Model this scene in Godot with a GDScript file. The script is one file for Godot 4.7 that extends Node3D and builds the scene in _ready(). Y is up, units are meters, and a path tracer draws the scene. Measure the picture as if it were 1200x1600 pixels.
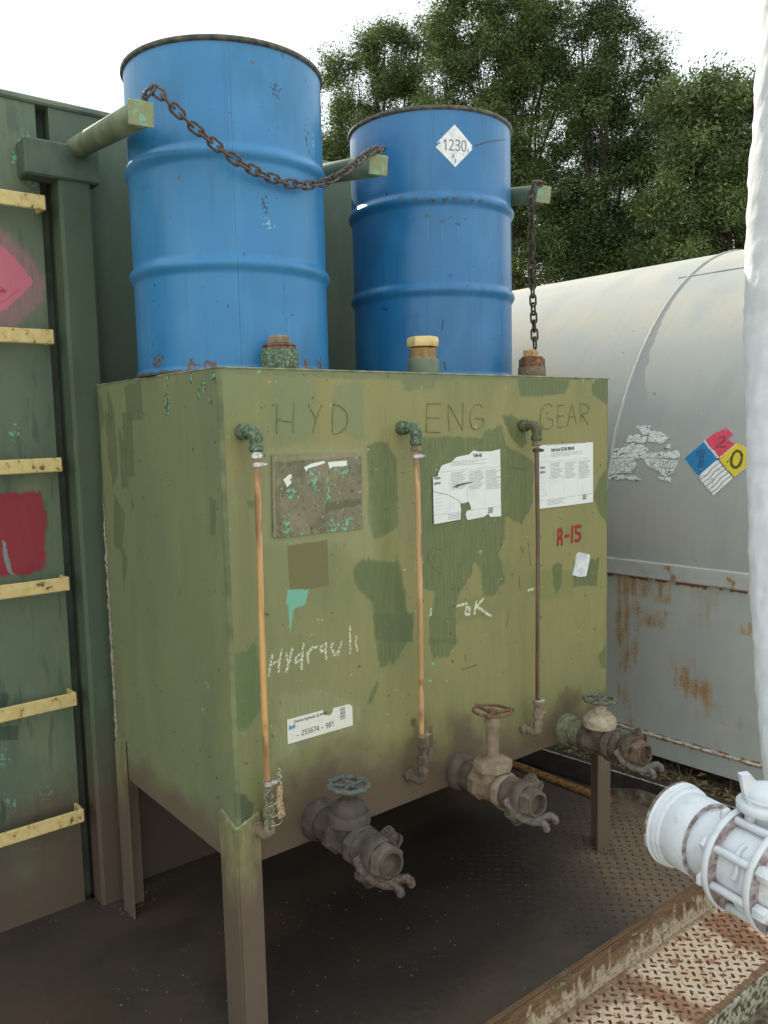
extends Node3D
# An oil storage skid: a green box tank on legs with two blue drums on top, a green container wall behind, a grey tank and trees beyond.

const W := 1.59      # tank width
const T := 1.795     # tank top
const B := 0.493     # tank bottom
const D := 0.826     # tank depth

var taken := {}
var rng := RandomNumberGenerator.new()


# ------------------------------------------------------------------ naming
func numbered(called: String) -> String:
	if not taken.has(called):
		taken[called] = 0
		return called
	taken[called] += 1
	return "%s_%03d" % [called, taken[called]]

func thing(called: String, label: String, category: String, at := Vector3.ZERO, group := "") -> Node3D:
	var o := Node3D.new()
	o.name = numbered(called)
	add_child(o)
	o.position = at
	o.set_meta("label", label)
	o.set_meta("category", category)
	if group:
		o.set_meta("group", group)
	return o

# a mesh whose vertices are in world coordinates, as a child of a thing or of one of its parts
func obj(called: String, st: SurfaceTool, m: Material, parent: Node3D = null, label := "") -> MeshInstance3D:
	var o := MeshInstance3D.new()
	o.mesh = st.commit()
	o.material_override = m
	return put(called, o, parent, label)

func put(called: String, o: MeshInstance3D, parent: Node3D, label := "") -> MeshInstance3D:
	if parent == null:
		o.name = numbered(called)
		add_child(o)
	else:
		o.name = called
		parent.add_child(o, true)
		o.position -= world_at(parent)
	if label:
		o.set_meta("label", label)
	return o

func world_at(n: Node) -> Vector3:
	var p := Vector3.ZERO
	while n != self and n is Node3D:
		p += n.position
		n = n.get_parent()
	return p

func node(called: String, parent: Node3D, label := "") -> Node3D:
	var o := Node3D.new()
	o.name = called
	parent.add_child(o, true)
	if label:
		o.set_meta("label", label)
	return o

func struct(called: String, st: SurfaceTool, m: Material) -> MeshInstance3D:
	var o := obj(called, st, m)
	o.set_meta("kind", "structure")
	return o


# ------------------------------------------------------------------ shapes
func begin() -> SurfaceTool:
	var st := SurfaceTool.new()
	st.begin(Mesh.PRIMITIVE_TRIANGLES)
	return st

func vert(st: SurfaceTool, p: Vector3, n: Vector3, uv: Vector2) -> void:
	st.set_normal(n)
	st.set_uv(uv)
	st.add_vertex(p)

func tri(st: SurfaceTool, a: Vector3, b: Vector3, c: Vector3, na: Vector3, nb: Vector3, nc: Vector3, ua := Vector2.ZERO, ub := Vector2.ZERO, uc := Vector2.ZERO) -> void:
	if (b - a).cross(c - a).dot(na + nb + nc) > 0:
		vert(st, a, na, ua); vert(st, c, nc, uc); vert(st, b, nb, ub)
	else:
		vert(st, a, na, ua); vert(st, b, nb, ub); vert(st, c, nc, uc)

func quad(st: SurfaceTool, a: Vector3, b: Vector3, c: Vector3, d: Vector3, n: Vector3, uv := [Vector2(0, 0), Vector2(1, 0), Vector2(1, 1), Vector2(0, 1)]) -> void:
	tri(st, a, b, c, n, n, n, uv[0], uv[1], uv[2])
	tri(st, a, c, d, n, n, n, uv[0], uv[2], uv[3])

func flat_face(st: SurfaceTool, a: Vector3, b: Vector3, c: Vector3, outward: Vector3) -> void:
	var n := (b - a).cross(c - a).normalized()
	if n.dot(outward) < 0:
		n = -n
	tri(st, a, b, c, n, n, n)

func box(st: SurfaceTool, xf: Transform3D, size: Vector3, bev := 0.0) -> void:
	var h := size / 2
	var v := {}
	for sx in [-1, 1]:
		for sy in [-1, 1]:
			for sz in [-1, 1]:
				v[[sx, sy, sz, 0]] = xf * Vector3(sx * h.x, sy * (h.y - bev), sz * (h.z - bev))
				v[[sx, sy, sz, 1]] = xf * Vector3(sx * (h.x - bev), sy * h.y, sz * (h.z - bev))
				v[[sx, sy, sz, 2]] = xf * Vector3(sx * (h.x - bev), sy * (h.y - bev), sz * h.z)
	for s in [-1, 1]:
		quad(st, v[[s, -1, -1, 0]], v[[s, 1, -1, 0]], v[[s, 1, 1, 0]], v[[s, -1, 1, 0]], (xf.basis.x * s).normalized())
		quad(st, v[[-1, s, -1, 1]], v[[1, s, -1, 1]], v[[1, s, 1, 1]], v[[-1, s, 1, 1]], (xf.basis.y * s).normalized())
		quad(st, v[[-1, -1, s, 2]], v[[1, -1, s, 2]], v[[1, 1, s, 2]], v[[-1, 1, s, 2]], (xf.basis.z * s).normalized())
	if bev <= 0:
		return
	for s in [-1, 1]:
		for t in [-1, 1]:
			quad(st, v[[s, t, -1, 0]], v[[s, t, 1, 0]], v[[s, t, 1, 1]], v[[s, t, -1, 1]], (xf.basis.x * s + xf.basis.y * t).normalized())
			quad(st, v[[s, -1, t, 0]], v[[s, 1, t, 0]], v[[s, 1, t, 2]], v[[s, -1, t, 2]], (xf.basis.x * s + xf.basis.z * t).normalized())
			quad(st, v[[-1, s, t, 1]], v[[1, s, t, 1]], v[[1, s, t, 2]], v[[-1, s, t, 2]], (xf.basis.y * s + xf.basis.z * t).normalized())
			for u in [-1, 1]:
				flat_face(st, v[[s, t, u, 0]], v[[s, t, u, 1]], v[[s, t, u, 2]], xf.basis * Vector3(s, t, u))

func cuboid(st: SurfaceTool, lo: Vector3, hi: Vector3, bev := 0.0) -> void:
	box(st, Transform3D(Basis(), (lo + hi) / 2), hi - lo, bev)

var dents := []      # [centre, radius, depth] pressed into whatever is lathed while they are set

# a swept tube through points; radii is one number or one per point
func tube(st: SurfaceTool, ps: Array, radii, sides := 12, caps := true, closed := false) -> void:
	var n := ps.size()
	var tang := []
	for i in n:
		var a: Vector3 = ps[(i - 1 + n) % n] if closed or i > 0 else ps[0]
		var b: Vector3 = ps[(i + 1) % n] if closed or i < n - 1 else ps[n - 1]
		tang.append((b - a).normalized())
	var t0: Vector3 = tang[0]
	var u: Vector3 = (t0.cross(Vector3.UP) if absf(t0.y) < 0.9 else t0.cross(Vector3.RIGHT)).normalized()
	var rings := []
	var norms := []
	var along := 0.0
	var lens := []
	for i in n:
		var t: Vector3 = tang[i]
		u = (u - t * u.dot(t)).normalized()
		var w := t.cross(u)
		var r: float = radii if radii is float else radii[i]
		var ring := []
		var nr := []
		for k in sides + 1:
			var an := TAU * k / sides
			var d := u * cos(an) + w * sin(an)
			ring.append(ps[i] + d * r)
			nr.append(d)
		rings.append(ring)
		norms.append(nr)
		if i > 0:
			along += ps[i].distance_to(ps[i - 1])
		lens.append(along)
	for i in (n if closed else n - 1):
		var j := (i + 1) % n
		for k in sides:
			var ua := Vector2(float(k) / sides, lens[i])
			var ub := Vector2(float(k + 1) / sides, lens[i])
			var uc := Vector2(float(k + 1) / sides, lens[j])
			var ud := Vector2(float(k) / sides, lens[j])
			tri(st, rings[i][k], rings[i][k + 1], rings[j][k + 1], norms[i][k], norms[i][k + 1], norms[j][k + 1], ua, ub, uc)
			tri(st, rings[i][k], rings[j][k + 1], rings[j][k], norms[i][k], norms[j][k + 1], norms[j][k], ua, uc, ud)
	if caps and not closed:
		for e in [[0, -1.0], [n - 1, 1.0]]:
			var nn: Vector3 = tang[e[0]] * e[1]
			for k in sides:
				tri(st, ps[e[0]], rings[e[0]][k], rings[e[0]][k + 1], nn, nn, nn)

# a flat bar swept through points, w wide across 'across' and t thick
func strap(st: SurfaceTool, ps: Array, across: Vector3, w: Array, t: float) -> void:
	var rows := []
	for i in ps.size():
		var tg: Vector3 = (ps[mini(i + 1, ps.size() - 1)] - ps[maxi(i - 1, 0)]).normalized()
		var x := (across - tg * across.dot(tg)).normalized()
		var n := tg.cross(x)
		var hw: float = w[i] / 2
		var c := t * 0.3
		rows.append([ps[i], x, n, [Vector2(-hw, -t / 2 + c), Vector2(-hw, t / 2 - c), Vector2(-hw + c, t / 2), Vector2(hw - c, t / 2), Vector2(hw, t / 2 - c), Vector2(hw, -t / 2 + c), Vector2(hw - c, -t / 2), Vector2(-hw + c, -t / 2)]])
	for i in ps.size() - 1:
		for k in 8:
			var q := []
			for e in [[i, k], [i, (k + 1) % 8], [i + 1, (k + 1) % 8], [i + 1, k]]:
				var r = rows[e[0]]
				q.append(r[0] + r[1] * r[3][e[1]].x + r[2] * r[3][e[1]].y)
			var o: Vector3 = q[0] + q[1] + q[2] + q[3] - (rows[i][0] + rows[i + 1][0]) * 2.0
			flat_face(st, q[0], q[1], q[2], o)
			flat_face(st, q[0], q[2], q[3], o)
	for e in [0, ps.size() - 1]:
		var r = rows[e]
		for k in range(1, 7):
			flat_face(st, r[0] + r[1] * r[3][0].x + r[2] * r[3][0].y, r[0] + r[1] * r[3][k].x + r[2] * r[3][k].y, r[0] + r[1] * r[3][k + 1].x + r[2] * r[3][k + 1].y, (ps[e] - ps[1 if e == 0 else e - 1]))

# a lathed shape round xf's y axis; the profile runs (radius, height) upwards with the outside to its right
func lathe(st: SurfaceTool, prof: PackedVector2Array, sides: int, xf := Transform3D(), v0 := 0.0, v1 := 0.0, wobble := 0.0) -> void:
	var n := prof.size()
	var sn := []
	for i in n - 1:
		var d := (prof[i + 1] - prof[i]).normalized()
		sn.append(Vector2(d.y, -d.x))
	for i in n - 1:
		var na: Vector2 = sn[i]
		var nb: Vector2 = sn[i]
		if i > 0 and sn[i].dot(sn[i - 1]) > 0.55:
			na = (sn[i] + sn[i - 1]).normalized()
		if i < n - 2 and sn[i].dot(sn[i + 1]) > 0.55:
			nb = (sn[i] + sn[i + 1]).normalized()
		for k in sides:
			var q := []
			for c in [[i, k, na], [i, k + 1, na], [i + 1, k + 1, nb], [i + 1, k, nb]]:
				var an: float = TAU * c[1] / sides
				var p: Vector2 = prof[c[0]]
				var e: float = p.x * (1.0 + wobble * sin(an * 3.0 + p.y * 9.0))
				var uv := Vector2(float(c[1]) / sides, (v1 - p.y) / maxf(v1 - v0, 1e-6) if v1 > v0 else p.y)
				var fa: float = TAU * (k + 0.5) / sides if sides <= 8 else an
				q.append([xf * Vector3(cos(an) * e, p.y, sin(an) * e), (xf.basis * Vector3(cos(fa) * c[2].x, c[2].y, sin(fa) * c[2].x)).normalized(), uv])
			for dn in dents:
				for v in q:
					var off: Vector3 = v[0] - dn[0]
					var f: float = dn[2] * exp(-off.length_squared() / (dn[1] * dn[1]))
					if f > 1e-5:
						var flat_off: Vector3 = off - v[1] * off.dot(v[1])
						v[0] -= v[1] * f
						v[1] = (v[1] - flat_off * f * 2.0 / (dn[1] * dn[1])).normalized()
			if prof[i].x > 1e-6:
				tri(st, q[0][0], q[1][0], q[2][0], q[0][1], q[1][1], q[2][1], q[0][2], q[1][2], q[2][2])
			if prof[i + 1].x > 1e-6:
				tri(st, q[0][0], q[2][0], q[3][0], q[0][1], q[2][1], q[3][1], q[0][2], q[2][2], q[3][2])

# a flat polygon (xy) given thickness between z0 and z1, uv over its bounding box
func prism(st: SurfaceTool, poly: PackedVector2Array, z0: float, z1: float, xf := Transform3D()) -> void:
	var lo := poly[0]
	var hi := poly[0]
	for p in poly:
		lo = lo.min(p)
		hi = hi.max(p)
	var put_at := func(p: Vector2, z: float) -> Vector3:
		return xf * Vector3(p.x, p.y, z)
	var uv := func(p: Vector2) -> Vector2:
		return Vector2((p.x - lo.x) / (hi.x - lo.x), (hi.y - p.y) / (hi.y - lo.y))
	var ix := Geometry2D.triangulate_polygon(poly)
	for z in [z0, z1]:
		var n: Vector3 = xf.basis.z.normalized() * (1.0 if z == z1 else -1.0)
		for i in range(0, ix.size(), 3):
			var a := poly[ix[i]]
			var b := poly[ix[i + 1]]
			var c := poly[ix[i + 2]]
			tri(st, put_at.call(a, z), put_at.call(b, z), put_at.call(c, z), n, n, n, uv.call(a), uv.call(b), uv.call(c))
	var mid := (lo + hi) / 2
	var area := 0.0
	for i in poly.size():
		area += poly[i].cross(poly[(i + 1) % poly.size()])
	for i in poly.size():
		var a := poly[i]
		var b := poly[(i + 1) % poly.size()]
		var o := Vector2(b.y - a.y, a.x - b.x).normalized() * signf(area)
		var n := (xf.basis * Vector3(o.x, o.y, 0)).normalized()
		quad(st, put_at.call(a, z0), put_at.call(b, z0), put_at.call(b, z1), put_at.call(a, z1), n, [uv.call(a), uv.call(b), uv.call(b), uv.call(a)])

func v2(a: Array) -> PackedVector2Array:
	var o := PackedVector2Array()
	for i in range(0, a.size(), 2):
		o.append(Vector2(a[i], a[i + 1]))
	return o

# frame whose y axis runs along d
func along(at: Vector3, d: Vector3, roll := 0.0) -> Transform3D:
	var y := d.normalized()
	var x := (y.cross(Vector3.UP) if absf(y.y) < 0.95 else y.cross(Vector3.BACK)).normalized()
	var b := Basis(x, y, x.cross(y))
	return Transform3D(b * Basis(Vector3.UP, roll), at)

func drum_of(st: SurfaceTool, a: Vector3, b: Vector3, r: float, sides := 20, bev := 0.003, turn := 0.0) -> void:
	var l := a.distance_to(b)
	lathe(st, v2([0, 0, r - bev, 0, r, bev, r, l - bev, r - bev, l, 0, l]), sides, along(a, b - a, turn))

func letters(called: String, s: String, height: float, depth: float, m: Material, parent: Node3D, xf: Transform3D, bold := false, family := "Droid Sans", squeeze := 1.0) -> MeshInstance3D:
	var tm := TextMesh.new()
	var f := SystemFont.new()
	f.font_names = PackedStringArray([family])
	if bold:
		f.font_weight = 700
	tm.font = f
	tm.text = s
	tm.font_size = 48
	tm.pixel_size = height / 35.0
	tm.depth = depth
	tm.curve_step = 2.0
	var o := MeshInstance3D.new()
	o.mesh = tm
	o.material_override = m
	o.transform = xf * Transform3D(Basis.from_scale(Vector3(squeeze, 1, 1)), Vector3.ZERO)
	return put(called, o, parent)


# ------------------------------------------------------------------ materials
func rgb(r: int, g: int, b: int, a := 255) -> Color:
	return Color8(r, g, b, a)

func mat(c: Color, rough := 0.6, metal := 0.0) -> StandardMaterial3D:
	var m := StandardMaterial3D.new()
	m.albedo_color = c
	m.roughness = rough
	m.metallic = metal
	return m

var made := {}
# a surface whose colour wanders between the given ones, mapped by position; bump in centimetres
func mottled(cols: Array, stops: Array, freq: float, rough := 0.65, bump := 0.0, seed_ := 1, metal := 0.0, px_per_m := 0.8, oct := 5) -> StandardMaterial3D:
	var key := str([cols, stops, freq, rough, bump, seed_, metal, px_per_m])
	if made.has(key):
		return made[key]
	var m := StandardMaterial3D.new()
	var t := NoiseTexture2D.new()
	t.width = 512
	t.height = 512
	t.seamless = true
	t.generate_mipmaps = false
	var n := FastNoiseLite.new()
	n.seed = seed_
	n.noise_type = FastNoiseLite.TYPE_SIMPLEX_SMOOTH
	n.frequency = freq
	n.fractal_octaves = oct
	n.fractal_gain = 0.6
	t.noise = n
	var g := Gradient.new()
	g.colors = PackedColorArray(cols)
	g.offsets = PackedFloat32Array(stops)
	t.color_ramp = g
	m.albedo_texture = t
	m.uv1_triplanar = true
	m.uv1_scale = Vector3.ONE * px_per_m
	m.roughness = rough
	m.metallic = metal
	if bump > 0:
		m.heightmap_enabled = true
		m.heightmap_texture = fine_bump
		m.heightmap_scale = bump
	made[key] = m
	return m

# paint laid on a surface of known size, in metres from its top left corner
class Paint:
	var w: int
	var h: int
	var k: float
	var buf := PackedColorArray()
	var n := FastNoiseLite.new()
	var n2 := FastNoiseLite.new()

	func _init(wm: float, hm: float, ppm: float, c: Color, seed_ := 1) -> void:
		k = ppm
		w = int(round(wm * ppm))
		h = int(round(hm * ppm))
		buf.resize(w * h)
		buf.fill(c)
		n.seed = seed_
		n.frequency = 1.0
		n.fractal_octaves = 4
		n.fractal_gain = 0.55
		n2.seed = seed_ + 31
		n2.frequency = 1.0
		n2.fractal_octaves = 2

	# c where a noise of about f features per metre lies above lo, fully at hi
	func mottle(c: Color, fx: float, fy: float, lo: float, hi: float, amount: float, off := 0.0) -> void:
		for y in h:
			for x in w:
				var a := smoothstep(lo, hi, n.get_noise_2d(x / k * fx + off, y / k * fy + off * 0.7)) * amount
				if a > 0.003:
					buf[y * w + x] = buf[y * w + x].lerp(c, a)

	# small specks that gather in some places and are absent in others
	func specks(c: Color, per_m2: float, r0: float, r1: float, amount := 0.7, seed_ := 5) -> void:
		var g := RandomNumberGenerator.new()
		g.seed = seed_
		for i in int(per_m2 * w / k * h / k):
			var at := Vector2(g.randf() * w / k, g.randf() * h / k)
			var r := r0 + (r1 - r0) * pow(g.randf(), 3.0)
			if n.get_noise_2d(at.x * 2.5 + 7.0, at.y * 2.5) + g.randf_range(-0.25, 0.25) < 0.0:
				continue
			var st := Vector2(g.randf_range(0.6, 1.6), g.randf_range(0.6, 1.6))
			for y in range(maxi(0, int((at.y - r * 2) * k)), mini(h, int((at.y + r * 2) * k) + 1)):
				for x in range(maxi(0, int((at.x - r * 2) * k)), mini(w, int((at.x + r * 2) * k) + 1)):
					var d := ((Vector2(x + 0.5, y + 0.5) / k - at) / st).length()
					if d < r:
						buf[y * w + x] = buf[y * w + x].lerp(c, amount)

	func poly(p: PackedVector2Array, c: Color, amount := 1.0, rough := 0.006, streak := 0.25, soft := 0.0, fy := 9.0) -> void:
		var lo := p[0]
		var hi := p[0]
		for q in p:
			lo = lo.min(q)
			hi = hi.max(q)
		var pad := rough * 2.0 + soft
		for y in range(maxi(0, int((lo.y - pad) * k)), mini(h, int((hi.y + pad) * k) + 1)):
			for x in range(maxi(0, int((lo.x - pad) * k)), mini(w, int((hi.x + pad) * k) + 1)):
				var s := Vector2(x / k, y / k)
				var q := s + Vector2(n.get_noise_2d(s.x * 22.0, s.y * 22.0) + 0.22 * n2.get_noise_2d(s.x * 120.0, s.y * 60.0), n.get_noise_2d(s.x * 22.0 + 50.0, s.y * 22.0) + 0.7 * n2.get_noise_2d(s.x * 110.0 + 9.0, s.y * 20.0)) * rough
				var a := amount
				if soft > 0:
					a *= 1.0 if Geometry2D.is_point_in_polygon(q, p) else 0.0
					if a == 0.0:
						var best := 9.0
						for i in p.size():
							best = minf(best, q.distance_to(Geometry2D.get_closest_point_to_segment(q, p[i], p[(i + 1) % p.size()])))
						a = amount * pow(clampf(1.0 - best / soft, 0.0, 1.0), 1.6)
				elif not Geometry2D.is_point_in_polygon(q, p):
					continue
				a *= 1.0 - streak * (0.5 + 0.9 * n2.get_noise_2d(s.x * 90.0, s.y * fy))
				if a > 0.003:
					buf[y * w + x] = buf[y * w + x].lerp(c, clampf(a, 0.0, 1.0))

	func stroke(p: PackedVector2Array, wid: float, c: Color, amount := 1.0, breaks := 0.0) -> void:
		for i in p.size() - 1:
			var a := p[i]
			var b := p[i + 1]
			var lo := a.min(b) - Vector2(wid, wid)
			var hi := a.max(b) + Vector2(wid, wid)
			for y in range(maxi(0, int(lo.y * k)), mini(h, int(hi.y * k) + 1)):
				for x in range(maxi(0, int(lo.x * k)), mini(w, int(hi.x * k) + 1)):
					var s := Vector2(x / k, y / k)
					var d := s.distance_to(Geometry2D.get_closest_point_to_segment(s, a, b))
					var e := wid * 0.5 * (1.0 + 0.5 * n2.get_noise_2d(s.x * 160.0, s.y * 160.0))
					if d < e and n.get_noise_2d(s.x * 140.0, s.y * 140.0) > -0.75 + breaks:
						buf[y * w + x] = buf[y * w + x].lerp(c, amount)

	# chips of paint round a point
	func chips(at: Vector2, r: Vector2, c: Color, lo := 0.15, f := 60.0) -> void:
		for y in range(maxi(0, int((at.y - r.y) * k)), mini(h, int((at.y + r.y) * k) + 1)):
			for x in range(maxi(0, int((at.x - r.x) * k)), mini(w, int((at.x + r.x) * k) + 1)):
				var s := Vector2(x / k, y / k)
				var d := ((s - at) / r).length()
				if d < 1.0 and n.get_noise_2d(s.x * f + 3.3, s.y * f) > lo + d * d * 0.45:
					buf[y * w + x] = buf[y * w + x].lerp(c, 0.92)

	func tex(alpha := false) -> ImageTexture:
		var by := PackedByteArray()
		var each := 4 if alpha else 3
		by.resize(w * h * each)
		var i := 0
		for c in buf:
			by[i] = clampi(int(c.r * 255.0), 0, 255)
			by[i + 1] = clampi(int(c.g * 255.0), 0, 255)
			by[i + 2] = clampi(int(c.b * 255.0), 0, 255)
			if alpha:
				by[i + 3] = clampi(int(c.a * 255.0), 0, 255)
			i += each
		return ImageTexture.create_from_image(Image.create_from_data(w, h, false, Image.FORMAT_RGBA8 if alpha else Image.FORMAT_RGB8, by))

	func material(rough := 0.6, alpha := false) -> StandardMaterial3D:
		var m := StandardMaterial3D.new()
		m.albedo_texture = tex(alpha)
		m.texture_repeat = false
		m.roughness = rough
		if alpha:
			m.transparency = BaseMaterial3D.TRANSPARENCY_ALPHA_SCISSOR
			m.alpha_scissor_threshold = 0.5
		return m


var fine_bump: NoiseTexture2D
func bumped(m: StandardMaterial3D, cm: float) -> StandardMaterial3D:
	m.heightmap_enabled = true
	m.heightmap_texture = fine_bump
	m.heightmap_scale = cm
	return m

# colours of the place
const OLIVE := Color8(125, 129, 86)
const KHAKI := Color8(144, 137, 88)
const MOSS := Color8(90, 103, 67)
const SAGE := Color8(119, 128, 92)
const TEAL := Color8(104, 190, 158)
const GRIME := Color8(92, 74, 60)
var m_green: Material
var m_dark_green: Material
var m_grimy: Material
var m_rust: Material
var m_iron: Material
var m_silver: Material
var m_cream: Material
var m_white: Material
var m_paper: Material
var m_ink: Material
var m_verdigris: Material
var m_dust: Material

func materials() -> void:
	fine_bump = NoiseTexture2D.new()
	fine_bump.width = 1024
	fine_bump.height = 1024
	fine_bump.seamless = true
	var fb := FastNoiseLite.new()
	fb.seed = 2
	fb.noise_type = FastNoiseLite.TYPE_SIMPLEX_SMOOTH
	fb.frequency = 0.012
	fb.fractal_octaves = 6
	fb.fractal_gain = 0.68
	fine_bump.noise = fb
	m_green = mottled([rgb(104, 112, 80), rgb(134, 132, 94), rgb(148, 144, 102)], [0.3, 0.5, 0.75], 0.008, 0.62, 0.05, 3)
	m_dark_green = mottled([rgb(86, 100, 84), rgb(100, 114, 94), rgb(112, 124, 102)], [0.3, 0.5, 0.75], 0.01, 0.7, 0.04, 4)
	m_grimy = mottled([rgb(74, 63, 54), rgb(90, 78, 67), rgb(104, 90, 76)], [0.3, 0.5, 0.72], 0.02, 0.8, 0.05, 5, 0.0, 1.6)
	m_dust = mottled([rgb(118, 101, 84), rgb(140, 121, 101), rgb(152, 133, 111)], [0.3, 0.52, 0.75], 0.02, 0.85, 0.05, 15, 0.0, 1.6)
	m_rust = mottled([rgb(74, 48, 36), rgb(104, 70, 50), rgb(140, 100, 72)], [0.3, 0.5, 0.75], 0.03, 0.85, 0.1, 6, 0.0, 2.0)
	m_iron = mottled([rgb(58, 50, 44), rgb(84, 70, 60), rgb(112, 90, 74)], [0.3, 0.5, 0.75], 0.04, 0.6, 0.05, 8, 0.35, 4.0)
	m_silver = mottled([rgb(150, 146, 138), rgb(196, 192, 186), rgb(214, 212, 208)], [0.3, 0.5, 0.7], 0.03, 0.4, 0.0, 9, 0.6, 4.0)
	m_cream = mottled([rgb(112, 86, 50), rgb(208, 182, 118), rgb(222, 198, 138)], [0.17, 0.29, 0.7], 0.03, 0.6, 0.04, 10, 0.0, 1.5)
	m_white = mottled([rgb(192, 192, 192), rgb(207, 210, 214), rgb(213, 216, 220)], [0.2, 0.34, 0.8], 0.03, 0.45, 0.05, 11, 0.0, 2.0)
	m_paper = mat(rgb(226, 228, 222), 0.8)
	m_ink = mat(rgb(70, 70, 74), 0.8)
	m_verdigris = mottled([rgb(50, 64, 50), rgb(82, 94, 72), rgb(104, 114, 86), rgb(112, 170, 144)], [0.3, 0.45, 0.68, 0.76], 0.04, 0.75, 0.08, 12, 0.0, 4.0)


# ------------------------------------------------------------------ the whole
func _ready() -> void:
	rng.seed = 20240
	var cam := Camera3D.new()
	cam.name = "camera"
	cam.transform = Transform3D(Basis(Vector3(0.7776, -0.0235, 0.6283), Vector3(0.0824, 0.9945, -0.0648), Vector3(-0.6233, 0.1021, 0.7753)).orthonormalized(), Vector3(-0.9824, 1.6362, 1.8638))
	cam.fov = 63.493
	cam.near = 0.05
	cam.far = 900.0
	add_child(cam)
	cam.current = true

	var sky := ProceduralSkyMaterial.new()
	sky.sky_top_color = Color(0.77, 0.81, 0.83)
	sky.sky_horizon_color = Color(0.86, 0.87, 0.85)
	sky.sky_curve = 0.2
	sky.ground_bottom_color = Color(0.30, 0.28, 0.25)
	sky.ground_horizon_color = Color(0.55, 0.54, 0.50)
	sky.sun_angle_max = 55.0
	sky.sun_curve = 0.12
	sky.energy_multiplier = 0.8
	var env := Environment.new()
	env.background_mode = Environment.BG_SKY
	env.sky = Sky.new()
	env.sky.sky_material = sky
	env.tonemap_mode = Environment.TONE_MAPPER_LINEAR
	env.tonemap_exposure = 2.8
	env.sdfgi_enabled = true
	env.ssao_enabled = true
	env.ssil_enabled = true
	var we := WorldEnvironment.new()
	we.name = "world_environment"
	we.environment = env
	add_child(we)

	var sun := DirectionalLight3D.new()
	sun.name = "sun"
	sun.light_energy = 0.8
	sun.light_color = Color(1.0, 0.95, 0.86)
	sun.light_angular_distance = 0.6
	sun.shadow_enabled = true
	add_child(sun)
	sun.look_at_from_position(Vector3(0.2, 0.55, -0.83) * 50.0, Vector3.ZERO)

	materials()
	ground()
	yard()
	deck()
	container()
	grey_tank()
	trees()
	tank()
	drums()
	chains()
	white_valve()
	white_pipe()
	litter()


# ------------------------------------------------------------------ ground, deck, step
func ground_height(x: float, z: float) -> float:
	var h := -0.2
	h = lerpf(h, 0.055, smoothstep(1.9, 2.0, x) * smoothstep(0.95, 0.4, z))
	return h

func ground() -> void:
	var xs := [-400.0, -100.0, -30.0, -10.0, -5.0]
	var v := -3.0
	while v < 5.0:
		xs.append(v)
		v += 0.1
	xs += [6.0, 8.0, 12.0, 20.0, 50.0, 150.0, 400.0]
	var zs := [-400.0, -150.0, -60.0, -30.0, -15.0, -8.0, -4.0]
	v = -2.5
	while v < 3.0:
		zs.append(v)
		v += 0.1
	zs += [4.0, 6.0, 10.0, 30.0, 100.0, 400.0]
	var n := FastNoiseLite.new()
	n.seed = 4
	n.frequency = 1.2
	var hh := func(x: float, z: float) -> float:
		return ground_height(x, z) + n.get_noise_2d(x, z) * 0.018
	var st := begin()
	for i in xs.size() - 1:
		for j in zs.size() - 1:
			var q := []
			for c in [[i, j], [i + 1, j], [i + 1, j + 1], [i, j + 1]]:
				var x: float = xs[c[0]]
				var z: float = zs[c[1]]
				q.append(Vector3(x, hh.call(x, z), z))
			flat_face(st, q[0], q[1], q[2], Vector3.UP)
			flat_face(st, q[0], q[2], q[3], Vector3.UP)
	struct("ground", st, mottled([rgb(70, 60, 48), rgb(104, 92, 74), rgb(136, 122, 100)], [0.3, 0.5, 0.75], 0.03, 0.95, 0.6, 21, 0.0, 0.9))

func yard() -> void:
	var st := begin()
	cuboid(st, Vector3(-25, -0.3, 0.95), Vector3(25, -0.165, 40), 0.0)
	struct("concrete_yard", st, mottled([rgb(150, 143, 130), rgb(176, 168, 154), rgb(192, 186, 172)], [0.3, 0.5, 0.75], 0.02, 0.9, 0.1, 22, 0.0, 0.4))

# the raised lugs of checker plate, at 45 degrees to the plate, alternating
func lugs(st: SurfaceTool, x0: float, x1: float, z0: float, z1: float, y: float, pitch: float, ln: float, wd: float, ht: float) -> void:
	var span := int((x1 - x0 + z1 - z0) / pitch) + 2
	for i in range(-span, span):
		for j in range(-span, span):
			var x := x0 + (i + j) * pitch * 0.7071
			var z := z0 + (j - i) * pitch * 0.7071
			if x < x0 + 0.012 or x > x1 - 0.012 or z < z0 + 0.012 or z > z1 - 0.012:
				continue
			var a := PI / 4 + (PI / 2 if (i + j) % 2 else 0.0)
			var u := Vector3(cos(a), 0, sin(a))
			var s := Vector3(-sin(a), 0, cos(a))
			var c := Vector3(x, y, z)
			var top := []
			var foot := []
			for e in [[0.5, 0.0], [0.24, 0.5], [-0.24, 0.5], [-0.5, 0.0], [-0.24, -0.5], [0.24, -0.5]]:
				foot.append(c + u * ln * e[0] + s * wd * e[1])
				top.append(c + u * ln * e[0] * 0.74 + s * wd * e[1] * 0.58 + Vector3.UP * ht)
			for k in range(1, 5):
				flat_face(st, top[0], top[k], top[k + 1], Vector3.UP)
			for k in 6:
				var m: int = (k + 1) % 6
				var o: Vector3 = foot[k] + foot[m] - c * 2 + Vector3.UP * 0.001
				flat_face(st, foot[k], foot[m], top[m], o)
				flat_face(st, foot[k], top[m], top[k], o)

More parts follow.
